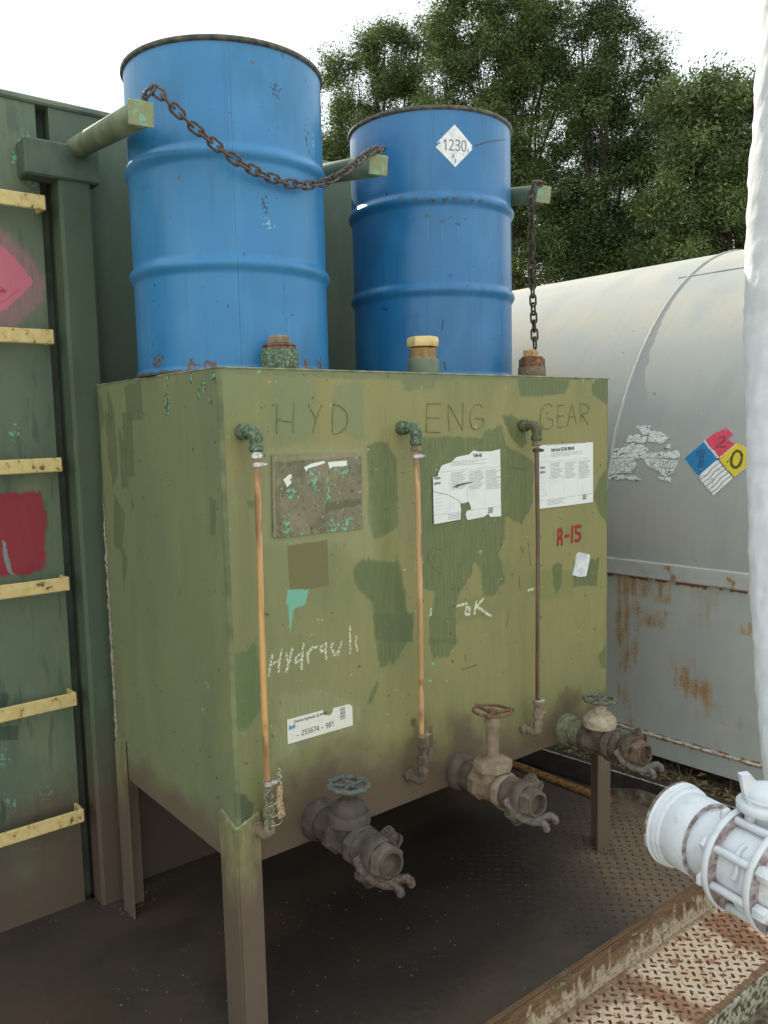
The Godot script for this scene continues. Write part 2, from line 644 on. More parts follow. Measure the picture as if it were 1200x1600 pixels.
func deck() -> void:
	# oily checker plate deck
	var p := Paint.new(4.5, 1.36, 220, rgb(70, 60, 51), 41)
	p.mottle(rgb(56, 49, 42), 1.4, 2.0, -0.2, 0.5, 0.7)
	p.mottle(rgb(84, 72, 61), 2.0, 3.0, 0.0, 0.7, 0.5, 20.0)
	p.mottle(rgb(86, 62, 48), 2.0, 2.0, 0.1, 0.55, 0.5, 70.0)
	p.mottle(rgb(50, 44, 39), 24.0, 24.0, 0.2, 0.6, 0.35, 90.0)
	p.specks(rgb(150, 140, 126), 3.0, 0.0012, 0.0045, 0.8, 11)
	p.poly(v2([2.55, 0.75, 3.0, 0.6, 3.5, 0.7, 3.7, 0.9, 3.4, 1.1, 2.9, 1.15, 2.6, 1.0]), rgb(36, 32, 29), 0.6, 0.06, 0.2, 0.15)
	p.poly(v2([3.3, 0.45, 3.8, 0.4, 4.0, 0.6, 3.7, 0.8, 3.4, 0.7]), rgb(34, 31, 28), 0.6, 0.06, 0.2, 0.12)
	p.poly(v2([1.0, 0.5, 2.0, 0.3, 2.2, 0.8, 1.4, 1.0]), rgb(82, 66, 54), 0.5, 0.08, 0.3, 0.2)
	p.poly(v2([3.98, 1.0, 4.45, 0.8, 4.45, 1.36, 3.85, 1.36]), rgb(150, 122, 96), 0.8, 0.05, 0.5, 0.25)
	var st := begin()
	quad(st, Vector3(-2.5, 0, -0.97), Vector3(2.0, 0, -0.97), Vector3(2.0, 0, 0.385), Vector3(-2.5, 0, 0.385), Vector3.UP)
	var plate := struct("deck_plate", st, bumped(p.material(0.55), 0.08))
	st = begin()
	lugs(st, 1.0, 1.9, -0.35, 0.375, -0.0006, 0.034, 0.026, 0.010, 0.0011)
	var lug := obj("raised_lugs", st, mottled([rgb(42, 37, 33), rgb(54, 47, 41), rgb(76, 64, 52)], [0.3, 0.55, 0.8], 0.02, 0.8, 0.0, 42), plate)
	lug.set_meta("kind", "stuff")
	# frame under the plate, open below like the skid it is
	st = begin()
	cuboid(st, Vector3(-2.5, -0.2, -0.97), Vector3(2.0, -0.012, 0.375), 0.0)
	struct("deck_frame", st, m_iron)
	# front edge of the deck: brown strip over a crust of peeling white paint
	p = Paint.new(4.8, 0.115, 420, rgb(112, 84, 56), 43)
	p.mottle(rgb(78, 58, 40), 4.0, 40.0, -0.1, 0.5, 0.7)
	p.mottle(rgb(146, 116, 80), 8.0, 50.0, 0.1, 0.6, 0.6, 9.0)
	for y in p.h:
		for x in p.w:
			var s := Vector2(x / p.k, y / p.k)
			var a := smoothstep(-0.15, 0.4, p.n.get_noise_2d(s.x * 20.0, s.y * 12.0) + (s.y - 0.055) * 13.0)
			p.buf[y * p.w + x] = p.buf[y * p.w + x].lerp(rgb(190, 173, 146), a * 0.85)
			a = smoothstep(0.2, 0.5, p.n2.get_noise_2d(s.x * 34.0, s.y * 50.0)) * smoothstep(0.04, 0.06, s.y)
			p.buf[y * p.w + x] = p.buf[y * p.w + x].lerp(rgb(128, 118, 98), a * 0.8)
	p.chips(Vector2(3.75, 0.05), Vector2(0.25, 0.05), rgb(128, 138, 112), 0.22, 40.0)
	p.chips(Vector2(3.35, 0.02), Vector2(0.12, 0.03), rgb(126, 146, 116), 0.25, 60.0)
	p.mottle(rgb(70, 60, 48), 60.0, 60.0, 0.36, 0.5, 0.8, 14.0)
	st = begin()
	quad(st, Vector3(-2.5, 0.006, 0.381), Vector3(2.3, 0.006, 0.381), Vector3(2.3, -0.104, 0.398), Vector3(-2.5, -0.104, 0.398), Vector3(0, 0.15, 1).normalized())
	quad(st, Vector3(-2.5, 0.006, 0.381), Vector3(2.3, 0.006, 0.381), Vector3(2.3, 0.004, 0.368), Vector3(-2.5, 0.004, 0.368), Vector3.UP, [Vector2(0, 0), Vector2(1, 0), Vector2(1, 0.1), Vector2(0, 0.1)])
	struct("deck_edge", st, bumped(p.material(0.85), 0.3))
	# lower step of checker plate, white paint worn off down to rust
	p = Paint.new(3.0, 0.31, 480, rgb(214, 190, 161), 44)
	p.mottle(rgb(206, 174, 142), 7.0, 9.0, -0.1, 0.45, 0.7)
	p.mottle(rgb(232, 219, 198), 12.0, 14.0, 0.05, 0.6, 0.5, 8.0)
	p.mottle(rgb(142, 92, 62), 9.0, 16.0, 0.28, 0.55, 0.7, 31.0)
	p.poly(v2([1.812, 0.006, 1.837, 0.098, 1.85, 0.283, 1.78, 0.283, 1.79, 0.18, 1.773, 0.054]), rgb(122, 76, 48), 0.78, 0.02, 0.4, 0.03)
	p.poly(v2([2.32, 0.035, 2.374, 0.081, 2.372, 0.209, 2.236, 0.276, 2.228, 0.192, 2.239, 0.108, 2.24, 0.052]), rgb(128, 80, 50), 0.78, 0.02, 0.4, 0.03)
	p.poly(v2([1.455, 0.003, 1.724, 0, 1.798, 0.03, 1.79, 0.103, 1.66, 0.067, 1.516, 0.056]), rgb(120, 98, 76), 0.75, 0.03, 0.4, 0.04)
	p.poly(v2([0, 0.285, 3.0, 0.285, 3.0, 0.32, 0, 0.32]), rgb(104, 72, 48), 0.9, 0.008, 0.3)
	p.poly(v2([0, -0.02, 3.0, -0.02, 3.0, 0.02, 0, 0.02]), rgb(96, 80, 62), 0.7, 0.012, 0.4, 0.02)
	p.mottle(rgb(92, 54, 34), 50.0, 60.0, 0.34, 0.5, 0.9, 50.0)
	st = begin()
	quad(st, Vector3(-0.7, -0.1, 0.385), Vector3(2.3, -0.1, 0.385), Vector3(2.3, -0.1, 0.69), Vector3(-0.7, -0.1, 0.69), Vector3.UP)
	plate = struct("step_plate", st, bumped(p.material(0.8), 0.15))
	st = begin()
	lugs(st, -0.2, 2.25, 0.405, 0.675, -0.1005, 0.0295, 0.028, 0.0105, 0.0026)
	lug = obj("raised_lugs", st, mottled([rgb(66, 36, 26), rgb(92, 52, 36), rgb(150, 116, 88)], [0.3, 0.55, 0.8], 0.04, 0.8, 0.0, 45, 0.0, 2.0), plate)
	lug.set_meta("kind", "stuff")
	# front face of the step
	st = begin()
	cuboid(st, Vector3(-0.7, -0.26, 0.40), Vector3(2.3, -0.104, 0.694), 0.004)
	struct("step_riser", st, mottled([rgb(84, 66, 50), rgb(146, 144, 122), rgb(176, 174, 154)], [0.36, 0.46, 0.7], 0.05, 0.85, 0.25, 46, 0.0, 1.4))
	# kerb along the far side, with its worn light edge, and the rusty bar lying before it
	var k0 := Vector3(1.905, 0, -0.97)
	var k1 := Vector3(2.052, 0, 0.385)
	var d := (k1 - k0).normalized()
	var side := Vector3(d.z, 0, -d.x)
	st = begin()
	box(st, Transform3D(Basis(d, Vector3.UP, d.cross(Vector3.UP)), (k0 + k1) / 2 + side * 0.03 + Vector3.UP * 0.05), Vector3(k0.distance_to(k1), 0.104, 0.05), 0.004)
	var kerb := struct("kerb", st, mottled([rgb(34, 31, 28), rgb(46, 40, 35), rgb(62, 53, 44)], [0.3, 0.5, 0.8], 0.02, 0.8, 0.1, 47))
	st = begin()
	var ps := []
	var rr := []
	for i in 60:
		var f := i / 59.0
		ps.append(k0.lerp(k1, f) + side * 0.008 + Vector3.UP * (0.1015 + rng.randf_range(-0.0012, 0.0012)))
		rr.append(rng.randf_range(0.0018, 0.0042))
	tube(st, ps, rr, 6)
	obj("worn_edge", st, mottled([rgb(120, 106, 88), rgb(190, 176, 156)], [0.3, 0.6], 0.05, 0.9, 0.0, 48, 0.0, 3.0), kerb)
	st = begin()
	box(st, Transform3D(Basis(Vector3.UP, 0.02), Vector3(1.885, 0.012, -0.5)), Vector3(0.04, 0.02, 0.6), 0.004)
	var bar := obj("angle_bar", st, mottled([rgb(86, 62, 36), rgb(128, 92, 48), rgb(158, 114, 58)], [0.3, 0.5, 0.75], 0.03, 0.8, 0.1, 49, 0.0, 2.0))
	bar.set_meta("label", "rusty ochre steel bar lying on the deck before the kerb")
	bar.set_meta("category", "steel bar")


# ------------------------------------------------------------------ green container with ladder
func container() -> void:
	var c := thing("green_container", "tall dark green steel container wall with cream ladder rungs behind the tank", "container", Vector3(0, -0.2, -2.2))
	var z := -0.97
	var top := 2.688
	# ladder panel with sprayed and painted signs
	var p := Paint.new(0.945, 2.7, 420, rgb(100, 115, 92), 51)
	p.mottle(rgb(84, 99, 80), 2.5, 1.2, -0.1, 0.45, 0.6)
	p.mottle(rgb(122, 132, 108), 4.0, 2.0, 0.05, 0.55, 0.6, 12.0)
	p.mottle(rgb(124, 126, 96), 30.0, 4.0, 0.15, 0.6, 0.35, 60.0)
	p.mottle(rgb(64, 78, 66), 18.0, 3.0, 0.2, 0.5, 0.4, 40.0)
	p.poly(v2([0.734, 0.387, 0.788, 0.424, 0.856, 0.49, 0.893, 0.555, 0.878, 0.609, 0.815, 0.675, 0.768, 0.715, 0.712, 0.718]), rgb(182, 118, 128), 0.65, 0.012, 0.3, 0.035)
	p.poly(v2([0.625, 0.586, 0.684, 0.509, 0.772, 0.451, 0.812, 0.487, 0.842, 0.529, 0.866, 0.557, 0.819, 0.606, 0.773, 0.651, 0.751, 0.66, 0.674, 0.666]), rgb(206, 112, 128), 0.97, 0.004, 0.05)
	p.stroke(v2([0.752, 0.634, 0.782, 0.617, 0.82, 0.584]), 0.004, rgb(170, 64, 86), 0.4)
	p.chips(Vector2(0.768, 0.596), Vector2(0.012, 0.016), rgb(150, 60, 80), -0.1, 80.0)
	p.poly(v2([0.608, 1.229, 0.738, 1.242, 0.838, 1.24, 0.853, 1.318, 0.834, 1.487, 0.781, 1.502, 0.59, 1.484]), rgb(150, 40, 54), 0.95, 0.008, 0.12, 0.014)
	p.poly(v2([0.714, 1.38, 0.724, 1.395, 0.73, 1.441, 0.74, 1.498, 0.753, 1.509, 0.728, 1.496, 0.715, 1.449]), rgb(120, 170, 168), 0.9, 0.004, 0.3)
	for a in [Vector2(0.836, 0.174), Vector2(0.866, 0.11), Vector2(0.772, 1.041), Vector2(0.879, 0.244), Vector2(0.685, 2.263), Vector2(0.673, 2.104), Vector2(0.765, 2.441), Vector2(0.796, 2.264)]:
		p.chips(a, Vector2(0.03, 0.035), TEAL.lerp(rgb(120, 160, 150), 0.4), 0.12, 50.0)
	p.poly(v2([0.677, 1.878, 0.702, 1.892, 0.686, 1.953, 0.672, 1.95]), rgb(58, 72, 60), 0.7, 0.004, 0.2)
	p.poly(v2([0.64, 1.986, 0.724, 2.003, 0.721, 2.051, 0.637, 2.034]), rgb(60, 74, 62), 0.7, 0.004, 0.2)
	p.poly(v2([0.653, 2.229, 0.669, 2.267, 0.663, 2.314, 0.647, 2.326]), rgb(52, 64, 58), 0.7, 0.004, 0.2)
	# splashed dirt near the foot
	for y in p.h:
		for x in p.w:
			var s := Vector2(x / p.k, y / p.k)
			var a := smoothstep(2.14, 2.62, s.y + p.n.get_noise_2d(s.x * 3.0, s.y * 3.0) * 0.22 + s.x * s.x * 0.1)
			p.buf[y * p.w + x] = p.buf[y * p.w + x].lerp(GRIME, a * 0.92)
	var st := begin()
	quad(st, Vector3(-1, top, z), Vector3(-0.096, top, z), Vector3(-0.096, -0.012, z), Vector3(-1, -0.012, z), Vector3.BACK, [Vector2(0, 0), Vector2(0.9566, 0), Vector2(0.9566, 1), Vector2(0, 1)])
	quad(st, Vector3(-0.096, top, z), Vector3(-0.096, top, z - 0.06), Vector3(-0.096, -0.012, z - 0.06), Vector3(-0.096, -0.012, z), Vector3.RIGHT, [Vector2(0.9566, 0), Vector2(1, 0), Vector2(1, 1), Vector2(0.9566, 1)])
	obj("ladder_panel", st, bumped(p.material(0.68), 0.06), c)
	# the other sides, each a steel sheet
	var pd := mottled([rgb(80, 92, 78), rgb(92, 106, 88), rgb(102, 114, 92)], [0.25, 0.5, 0.8], 0.008, 0.7, 0.04, 52)
	st = begin()
	cuboid(st, Vector3(-0.1, -0.19, z - 0.08), Vector3(-0.055, top, z - 0.06), 0.0)
	obj("recess", st, mottled([rgb(66, 74, 62), rgb(76, 86, 72), rgb(84, 94, 78)], [0.3, 0.5, 0.75], 0.01, 0.8, 0.04, 57), c)
	var rp := Paint.new(2.06, 2.7, 200, rgb(84, 98, 78), 55)
	rp.mottle(rgb(78, 92, 78), 2.0, 1.0, -0.1, 0.5, 0.6)
	rp.mottle(rgb(104, 116, 94), 4.0, 1.5, 0.0, 0.6, 0.5, 12.0)
	for y in rp.h:
		for x in rp.w:
			var s := Vector2(x / rp.k, y / rp.k)
			var a := smoothstep(1.75, 2.3, s.y + rp.n.get_noise_2d(s.x * 4.0, s.y * 3.0) * 0.2)
			rp.buf[y * rp.w + x] = rp.buf[y * rp.w + x].lerp(GRIME.darkened(0.25), a * 0.95)
	st = begin()
	quad(st, Vector3(-0.055, top, z), Vector3(2.0, top, z), Vector3(2.0, -0.012, z), Vector3(-0.055, -0.012, z), Vector3.BACK)
	quad(st, Vector3(-0.055, top, z - 0.15), Vector3(-0.055, top, z), Vector3(-0.055, -0.012, z), Vector3(-0.055, -0.012, z - 0.15), Vector3.LEFT, [Vector2(0, 0), Vector2(0.02, 0), Vector2(0.02, 1), Vector2(0, 1)])
	obj("front_panel", st, bumped(rp.material(0.7), 0.05), c)
	st = begin()
	cuboid(st, Vector3(-0.055, -0.19, z - 0.17), Vector3(2.0, top, z - 0.15), 0.0)
	obj("backing_sheet", st, pd, c)
	st = begin()
	cuboid(st, Vector3(-4.0, -0.19, z - 0.02), Vector3(-1.0, top, z), 0.0)
	obj("front_panel", st, pd, c)
	st = begin()
	cuboid(st, Vector3(-1.0, -0.19, z - 0.17), Vector3(-0.0975, top, z - 0.004), 0.0)
	obj("backing_sheet", st, pd, c)
	st = begin()
	cuboid(st, Vector3(1.98, -0.19, -3.4), Vector3(2.0, top, z - 0.02), 0.0)
	obj("end_panel", st, pd, c)
	st = begin()
	cuboid(st, Vector3(-4.0, -0.19, -3.42), Vector3(2.0, top, -3.4), 0.0)
	obj("back_panel", st, pd, c)
	st = begin()
	cuboid(st, Vector3(-4.0, -0.19, -3.4), Vector3(-3.98, top, z - 0.02), 0.0)
	obj("end_panel", st, pd, c)
	st = begin()
	cuboid(st, Vector3(-4.01, top, -3.43), Vector3(2.01, top + 0.022, z + 0.012), 0.006)
	obj("roof", st, m_dark_green, c)
	# upright stiffeners: a folded channel up to the bracket
	var stiff := upright_paint(2.52, rgb(80, 96, 74), 61)
	for rx in [-0.008, 0.78, 1.53, -1.9]:
		st = begin()
		upright(st, rx - 0.053, rx + 0.053, 0.001, 2.52, z, -0.892)
		obj("stiffener", st, stiff, c)
	# brackets and the pipe stubs that hold the chains
	var ends := [[Vector3(-0.1, 2.415, -0.15), Vector3(0.002, 2.544, -0.83)], [Vector3(0.644, 2.422, -0.15), Vector3(0.772, 2.562, -0.83)], [Vector3(1.4, 2.451, -0.15), Vector3(1.530, 2.592, -0.83)]]
	for e in ends:
		var a: Vector3 = e[0]
		var b: Vector3 = e[1]
		st = begin()
		cuboid(st, Vector3(b.x - 0.165, b.y - 0.10, z + 0.002), Vector3(b.x + 0.07, b.y + 0.012, -0.882), 0.006)
		obj("bracket", st, mottled([rgb(66, 80, 66), rgb(76, 90, 75), rgb(88, 100, 82)], [0.3, 0.5, 0.75], 0.01, 0.7, 0.05, 56), c)
		st = begin()
		var f := along(b, a - b)
		lathe(st, v2([0.0335, -0.14, 0.033, 0.0, 0.0335, b.distance_to(a) - 0.004, 0.031, b.distance_to(a), 0, b.distance_to(a)]), 20, f)
		var stub := obj("pipe_stub", st, mottled([rgb(94, 106, 84), rgb(114, 124, 98), rgb(130, 137, 106)], [0.3, 0.5, 0.75], 0.012, 0.7, 0.05, 54), c)
		st = begin()
		var dirn := (a - b).normalized()
		box(st, Transform3D(f.basis, a + dirn * 0.004), Vector3(0.062, 0.008, 0.058), 0.002)
		obj("end_plate", st, mottled([rgb(118, 184, 158), rgb(144, 148, 112), rgb(134, 138, 104)], [0.3, 0.36, 0.8], 0.02, 0.7, 0.05, 53, 0.0, 2.5), stub)
	# ladder rungs: flat bars folded back to the panel at their ends
	var ys := [2.365, 1.948, 1.538, 1.146, 0.752, 0.345]
	for i in 6:
		var y: float = ys[i]
		st = begin()
		var xr := -0.104
		var xl := -0.60
		var zf := -0.90
		var tilt := rng.randf_range(-0.006, 0.006)
		box(st, Transform3D(Basis(Vector3.BACK, tilt), Vector3((xl + xr) / 2, y, zf)), Vector3(xr - xl, 0.046, 0.011), 0.003)
		for x in [xl + 0.0055, xr - 0.0055]:
			box(st, Transform3D(Basis(), Vector3(x, y + (x - (xl + xr) / 2) * tilt, (zf - 0.006 + z) / 2)), Vector3(0.011, 0.042, absf(zf - z) - 0.012), 0.002)
		obj("ladder_rung", st, m_cream, c)

# olive paint with dirt splashed over its lower end, for uprights of height hm
func upright_paint(hm: float, base: Color, seed_: int) -> StandardMaterial3D:
	var p := Paint.new(0.12, hm, 260, base, seed_)
	p.mottle(base.darkened(0.14), 6.0, 1.5, -0.1, 0.5, 0.7)
	p.mottle(base.lightened(0.1), 14.0, 2.0, 0.1, 0.6, 0.5, 14.0)
	for y in p.h:
		for x in p.w:
			var s := Vector2(x / p.k, y / p.k)
			var a := smoothstep(hm - 0.75, hm - 0.3, s.y + p.n.get_noise_2d(s.x * 9.0, s.y * 4.0) * 0.16)
			p.buf[y * p.w + x] = p.buf[y * p.w + x].lerp(GRIME, a * 0.92)
	return bumped(p.material(0.7), 0.05)

func upright(st: SurfaceTool, x0: float, x1: float, y0: float, y1: float, zb: float, zf: float) -> void:
	var c := 0.01
	var ps := [Vector2(x0, zb), Vector2(x0, zf - c), Vector2(x0 + c, zf), Vector2(x1 - c, zf), Vector2(x1, zf - c), Vector2(x1, zb)]
	for i in 5:
		var a: Vector2 = ps[i]
		var b: Vector2 = ps[i + 1]
		var n := Vector3(a.y - b.y, 0, b.x - a.x).normalized()
		quad(st, Vector3(a.x, y1, a.y), Vector3(b.x, y1, b.y), Vector3(b.x, y0, b.y), Vector3(a.x, y0, a.y), n, [Vector2(i / 5.0, 0), Vector2((i + 1) / 5.0, 0), Vector2((i + 1) / 5.0, 1), Vector2(i / 5.0, 1)])


# ------------------------------------------------------------------ grey tank beyond
const AX := Vector3(-0.04520, 0, -0.99898)
const NX := Vector3(0.99898, 0, -0.04520)
const N0 := 2.247
const GR := 1.575
const GY := 1.012

# a point of the grey tank: s metres along it, down metres of arc below (or, negative, above) its widest line, out from the shell
func on_grey(s: float, down: float, out := 0.0) -> Vector3:
	if down >= 0:
		return AX * s + NX * (N0 - out) + Vector3.UP * (GY - down)
	var th := -down / GR
	return AX * s + NX * (N0 + GR - (GR + out) * cos(th)) + Vector3.UP * (GY + (GR + out) * sin(th))

func grey_normal(down: float) -> Vector3:
	var th := maxf(0.0, -down / GR)
	return -NX * cos(th) + Vector3.UP * sin(th)

func grey_patch(st: SurfaceTool, s0: float, s1: float, d0: float, d1: float, ns: int, nd: int, out := 0.0, sheet := []) -> void:
	for i in ns:
		for j in nd:
			var q := []
			for c in [[i, j], [i + 1, j], [i + 1, j + 1], [i, j + 1]]:
				var s := lerpf(s0, s1, float(c[0]) / ns)
				var d := lerpf(d0, d1, float(c[1]) / nd)
				var uv := Vector2(float(c[0]) / ns, float(c[1]) / nd)
				if sheet.size():
					uv = Vector2((s - sheet[0]) / (sheet[1] - sheet[0]), (d - sheet[2]) / (sheet[3] - sheet[2]))
				q.append([on_grey(s, d, out), grey_normal(d), uv])
			tri(st, q[0][0], q[1][0], q[2][0], q[0][1], q[1][1], q[2][1], q[0][2], q[1][2], q[2][2])
			tri(st, q[0][0], q[2][0], q[3][0], q[0][1], q[2][1], q[3][1], q[0][2], q[2][2], q[3][2])

func grey_tank() -> void:
	var g := thing("grey_tank", "big pale grey horizontal tank with rusty skirt and hazard diamond beyond the kerb", "storage tank", on_grey(1.0, 0.9) + NX * 1.5)
	# sheets run from s=1.9 (left in the picture) to s=-0.9
	var p := Paint.new(2.8, 3.4, 190, rgb(160, 161, 157), 71)
	p.mottle(rgb(168, 166, 157), 1.2, 2.0, -0.2, 0.5, 0.7)
	p.mottle(rgb(148, 152, 151), 2.5, 1.0, 0.0, 0.55, 0.5, 15.0)
	p.mottle(rgb(174, 167, 151), 0.8, 1.8, 0.0, 0.6, 0.5, 44.0)
	p.mottle(rgb(144, 146, 144), 24.0, 2.5, 0.15, 0.6, 0.18, 28.0)
	p.specks(rgb(110, 108, 102), 60.0, 0.002, 0.007, 0.5, 9)
	var sheet := [1.9, -0.9, -2.6, 0.8]
	var st := begin()
	grey_patch(st, 1.9, -0.9, -2.47, 0.0, 8, 40, 0.0, sheet)
	var shell_m := bumped(p.material(0.9), 0.04)
	shell_m.metallic_specular = 0.25
	obj("shell", st, shell_m, g)
	var plain := mottled([rgb(148, 151, 149), rgb(160, 161, 157), rgb(170, 167, 158)], [0.3, 0.5, 0.75], 0.01, 0.78, 0.03, 72)
	for e in [[5.5, 1.9], [-0.9, -1.6]]:
		st = begin()
		grey_patch(st, e[0], e[1], -2.47, 0.86, 4, 40)
		obj("shell", st, plain, g)
	st = begin()
	grey_patch(st, 5.5, -1.6, -2.47, -4.95, 3, 40)
	for i in 3:
		var a := on_grey(5.5, -4.95)
		var b := on_grey(-1.6, -4.95)
		quad(st, a, b, Vector3(b.x, 0.15, b.z), Vector3(a.x, 0.15, a.z), NX)
		break
	obj("far_side", st, plain, g)
	for s in [5.5, -1.6]:
		st = begin()
		var hub := on_grey(s, 0) + NX * GR
		for i in 40:
			var a := on_grey(s, -4.95 * i / 40.0)
			var b := on_grey(s, -4.95 * (i + 1) / 40.0)
			flat_face(st, hub, a, b, AX * signf(s))
		quad(st, on_grey(s, 0.0), on_grey(s, 0.86), on_grey(s, 0.86) + NX * GR * 2, on_grey(s, 0.0) + NX * GR * 2, AX * signf(s))
		obj("end_plate", st, plain, g)
	# weld seams: a ring and a lengthwise bead
	st = begin()
	var ps := []
	var rr := []
	for i in 90:
		var d := -2.6 * i / 89.0
		ps.append(on_grey(0.40 - d * -0.02 + 0.012 * d * d, d, 0.001))
		rr.append(rng.randf_range(0.006, 0.009))
	tube(st, ps, rr, 8)
	obj("weld_seam", st, plain, g)
	st = begin()
	ps = []
	rr = []
	for i in 70:
		ps.append(on_grey(0.46 - 2.0 * i / 69.0, -1.642, 0.001))
		rr.append(rng.randf_range(0.003, 0.0055))
	tube(st, ps, rr, 6)
	obj("weld_seam", st, plain, g)
	# skirt plate with rust
	p = Paint.new(2.8, 0.93, 420, rgb(172, 174, 167), 73)
	p.mottle(rgb(160, 163, 160), 3.0, 1.5, -0.1, 0.5, 0.6)
	p.mottle(rgb(182, 180, 166), 4.0, 2.0, 0.1, 0.6, 0.5, 30.0)
	var rust := rgb(158, 112, 62)
	var zones := [[1.57, 0.061, 1.745, 0.173, 0.1], [1.571, 0.174, 1.7, 0.538, 0.22], [1.681, 0.219, 1.856, 0.301, 0.2], [1.744, 0.078, 1.863, 0.185, 0.3], [1.582, 0.578, 1.685, 0.8, 0.42], [1.858, 0.402, 2.031, 0.552, 0.3], [1.928, 0.496, 2.047, 0.605, 0.22], [1.959, 0.583, 2.174, 0.67, 0.44], [1.951, 0.087, 2.069, 0.251, 0.45], [2.164, 0.208, 2.232, 0.263, 0.2]]
	for y in p.h:
		for x in p.w:
			var s := Vector2(x / p.k, y / p.k)
			for zn in zones:
				var q := Vector2(clampf((s.x - zn[0]) / (zn[2] - zn[0]), -1, 2), clampf((s.y - zn[1]) / (zn[3] - zn[1]), -1, 2))
				var inside := smoothstep(-0.12, 0.15, q.x) * smoothstep(1.15, 0.8, q.x) * smoothstep(-0.1, 0.1, q.y) * smoothstep(1.15, 0.8, q.y)
				if inside > 0.01:
					var v := 0.55 * p.n.get_noise_2d(s.x * 130.0, s.y * 110.0) + 0.45 * p.n2.get_noise_2d(s.x * 22.0, s.y * 4.0) + 0.35 * p.n.get_noise_2d(s.x * 9.0, s.y * 7.0)
					var a := (0.7 * smoothstep(zn[4] - 0.26, zn[4] + 0.1, v) + 0.36 * smoothstep(zn[4] - 0.55, zn[4] + 0.1, v)) * inside
					p.buf[y * p.w + x] = p.buf[y * p.w + x].lerp(rust, minf(a, 1.0) * 0.8)
			var edge := absf(s.y - 0.082) + p.n.get_noise_2d(s.x * 30.0, 3.0) * 0.012
			if edge < 0.008 and p.n.get_noise_2d(s.x * 9.0, 8.0) > -0.12:
				p.buf[y * p.w + x] = p.buf[y * p.w + x].lerp(rgb(120, 70, 36), 0.85)
			if absf(s.y - 0.80 - 0.008 * p.n.get_noise_2d(s.x * 40.0, 1.0)) < 0.012 and p.n.get_noise_2d(s.x * 12.0, 5.0) > 0.0:
				p.buf[y * p.w + x] = p.buf[y * p.w + x].lerp(rgb(136, 80, 44), 0.8)
	st = begin()
	grey_patch(st, 1.9, -0.9, 0.0, 0.895, 1, 1, 0.0, [1.9, -0.9, 0.0, 0.93])
	obj("skirt", st, bumped(p.material(0.6), 0.04), g)
	st = begin()
	var rail_c := on_grey(0.5, 0.04, 0.008)
	box(st, Transform3D(Basis(AX, Vector3.UP, AX.cross(Vector3.UP)), rail_c), Vector3(2.8, 0.075, 0.022), 0.005)
	obj("rail", st, mottled([rgb(150, 110, 70), rgb(170, 171, 165), rgb(184, 184, 178)], [0.2, 0.3, 0.8], 0.015, 0.6, 0.05, 74), g)
	st = begin()
	ps = []
	rr = []
	for i in 120:
		ps.append(on_grey(1.9 - 2.8 * i / 119.0, 0.80, 0.003))
		rr.append(rng.randf_range(0.005, 0.008))
	tube(st, ps, rr, 6)
	obj("weld_bead", st, mottled([rgb(140, 84, 48), rgb(190, 186, 172), rgb(206, 202, 190)], [0.32, 0.42, 0.8], 0.03, 0.8, 0.0, 75, 0.0, 1.5), g)
	# hazard diamond
	var s0: float = 0.036
	var q4 := 0.145
	var dm: float = -0.463
	var ln := 0.33
	var s1 := s0 - 0.33
	p = Paint.new(0.33, 0.33, 900, Color(0.6, 0.6, 0.6, 0.0), 76)
	var cx := 0.165
	var hlf := 0.157
	var dia := func(x: float, y: float, r: float) -> PackedVector2Array:
		return v2([x - r, y, x, y - r, x + r, y, x, y + r])
	var r2 := hlf / 2 - 0.002
	p.poly(dia.call(cx, cx, hlf), Color(0.93, 0.93, 0.91, 1), 1.0, 0.0015, 0.0)
	p.poly(dia.call(cx - hlf / 2, cx, r2), Color8(16, 110, 170, 255), 1.0, 0.001, 0.03)
	p.poly(dia.call(cx, cx - hlf / 2, r2), Color8(214, 50, 74, 255), 1.0, 0.001, 0.03)
	p.poly(dia.call(cx + hlf / 2, cx, r2), Color8(226, 196, 24, 255), 1.0, 0.001, 0.03)
	p.poly(v2([cx - 0.12, -0.01, cx + 0.02, 0.0, cx + 0.02, 0.03, cx - 0.02, 0.045, cx - 0.07, 0.06]), Color(0.6, 0.6, 0.6, 0), 1.0, 0.008, 0.0)
	p.poly(v2([cx + 0.02, 0.08, cx + 0.05, 0.05, cx + 0.11, 0.08, cx + 0.1, 0.11]), Color(0.6, 0.6, 0.6, 0), 1.0, 0.006, 0.0)
	var lc := cx - hlf / 2
	var dark := Color8(14, 66, 110, 255)
	p.stroke(v2([lc - 0.018, cx - 0.026, lc + 0.004, cx - 0.036, lc + 0.004, cx + 0.032]), 0.014, Color8(20, 90, 140, 255), 1.0)
	p.stroke(v2([lc - 0.02, cx - 0.028, lc - 0.004, cx - 0.04, lc + 0.012, cx - 0.04, lc + 0.012, cx + 0.036, lc - 0.004, cx + 0.036, lc - 0.004, cx - 0.018, lc - 0.018, cx - 0.016, lc - 0.02, cx - 0.028]), 0.004, dark, 1.0)
	var tc := cx - hlf / 2
	p.stroke(v2([cx - 0.014, tc - 0.012, cx, tc - 0.024, cx + 0.015, tc - 0.008, cx - 0.014, tc + 0.026, cx + 0.02, tc + 0.026]), 0.009, Color8(150, 30, 52, 255), 1.0)
	var rc := cx + hlf / 2
	var oval := PackedVector2Array()
	for i in 21:
		oval.append(Vector2(rc + 0.022 * cos(TAU * i / 20.0), cx + 0.036 * sin(TAU * i / 20.0)))
	p.stroke(oval, 0.012, Color8(70, 66, 30, 255), 1.0)
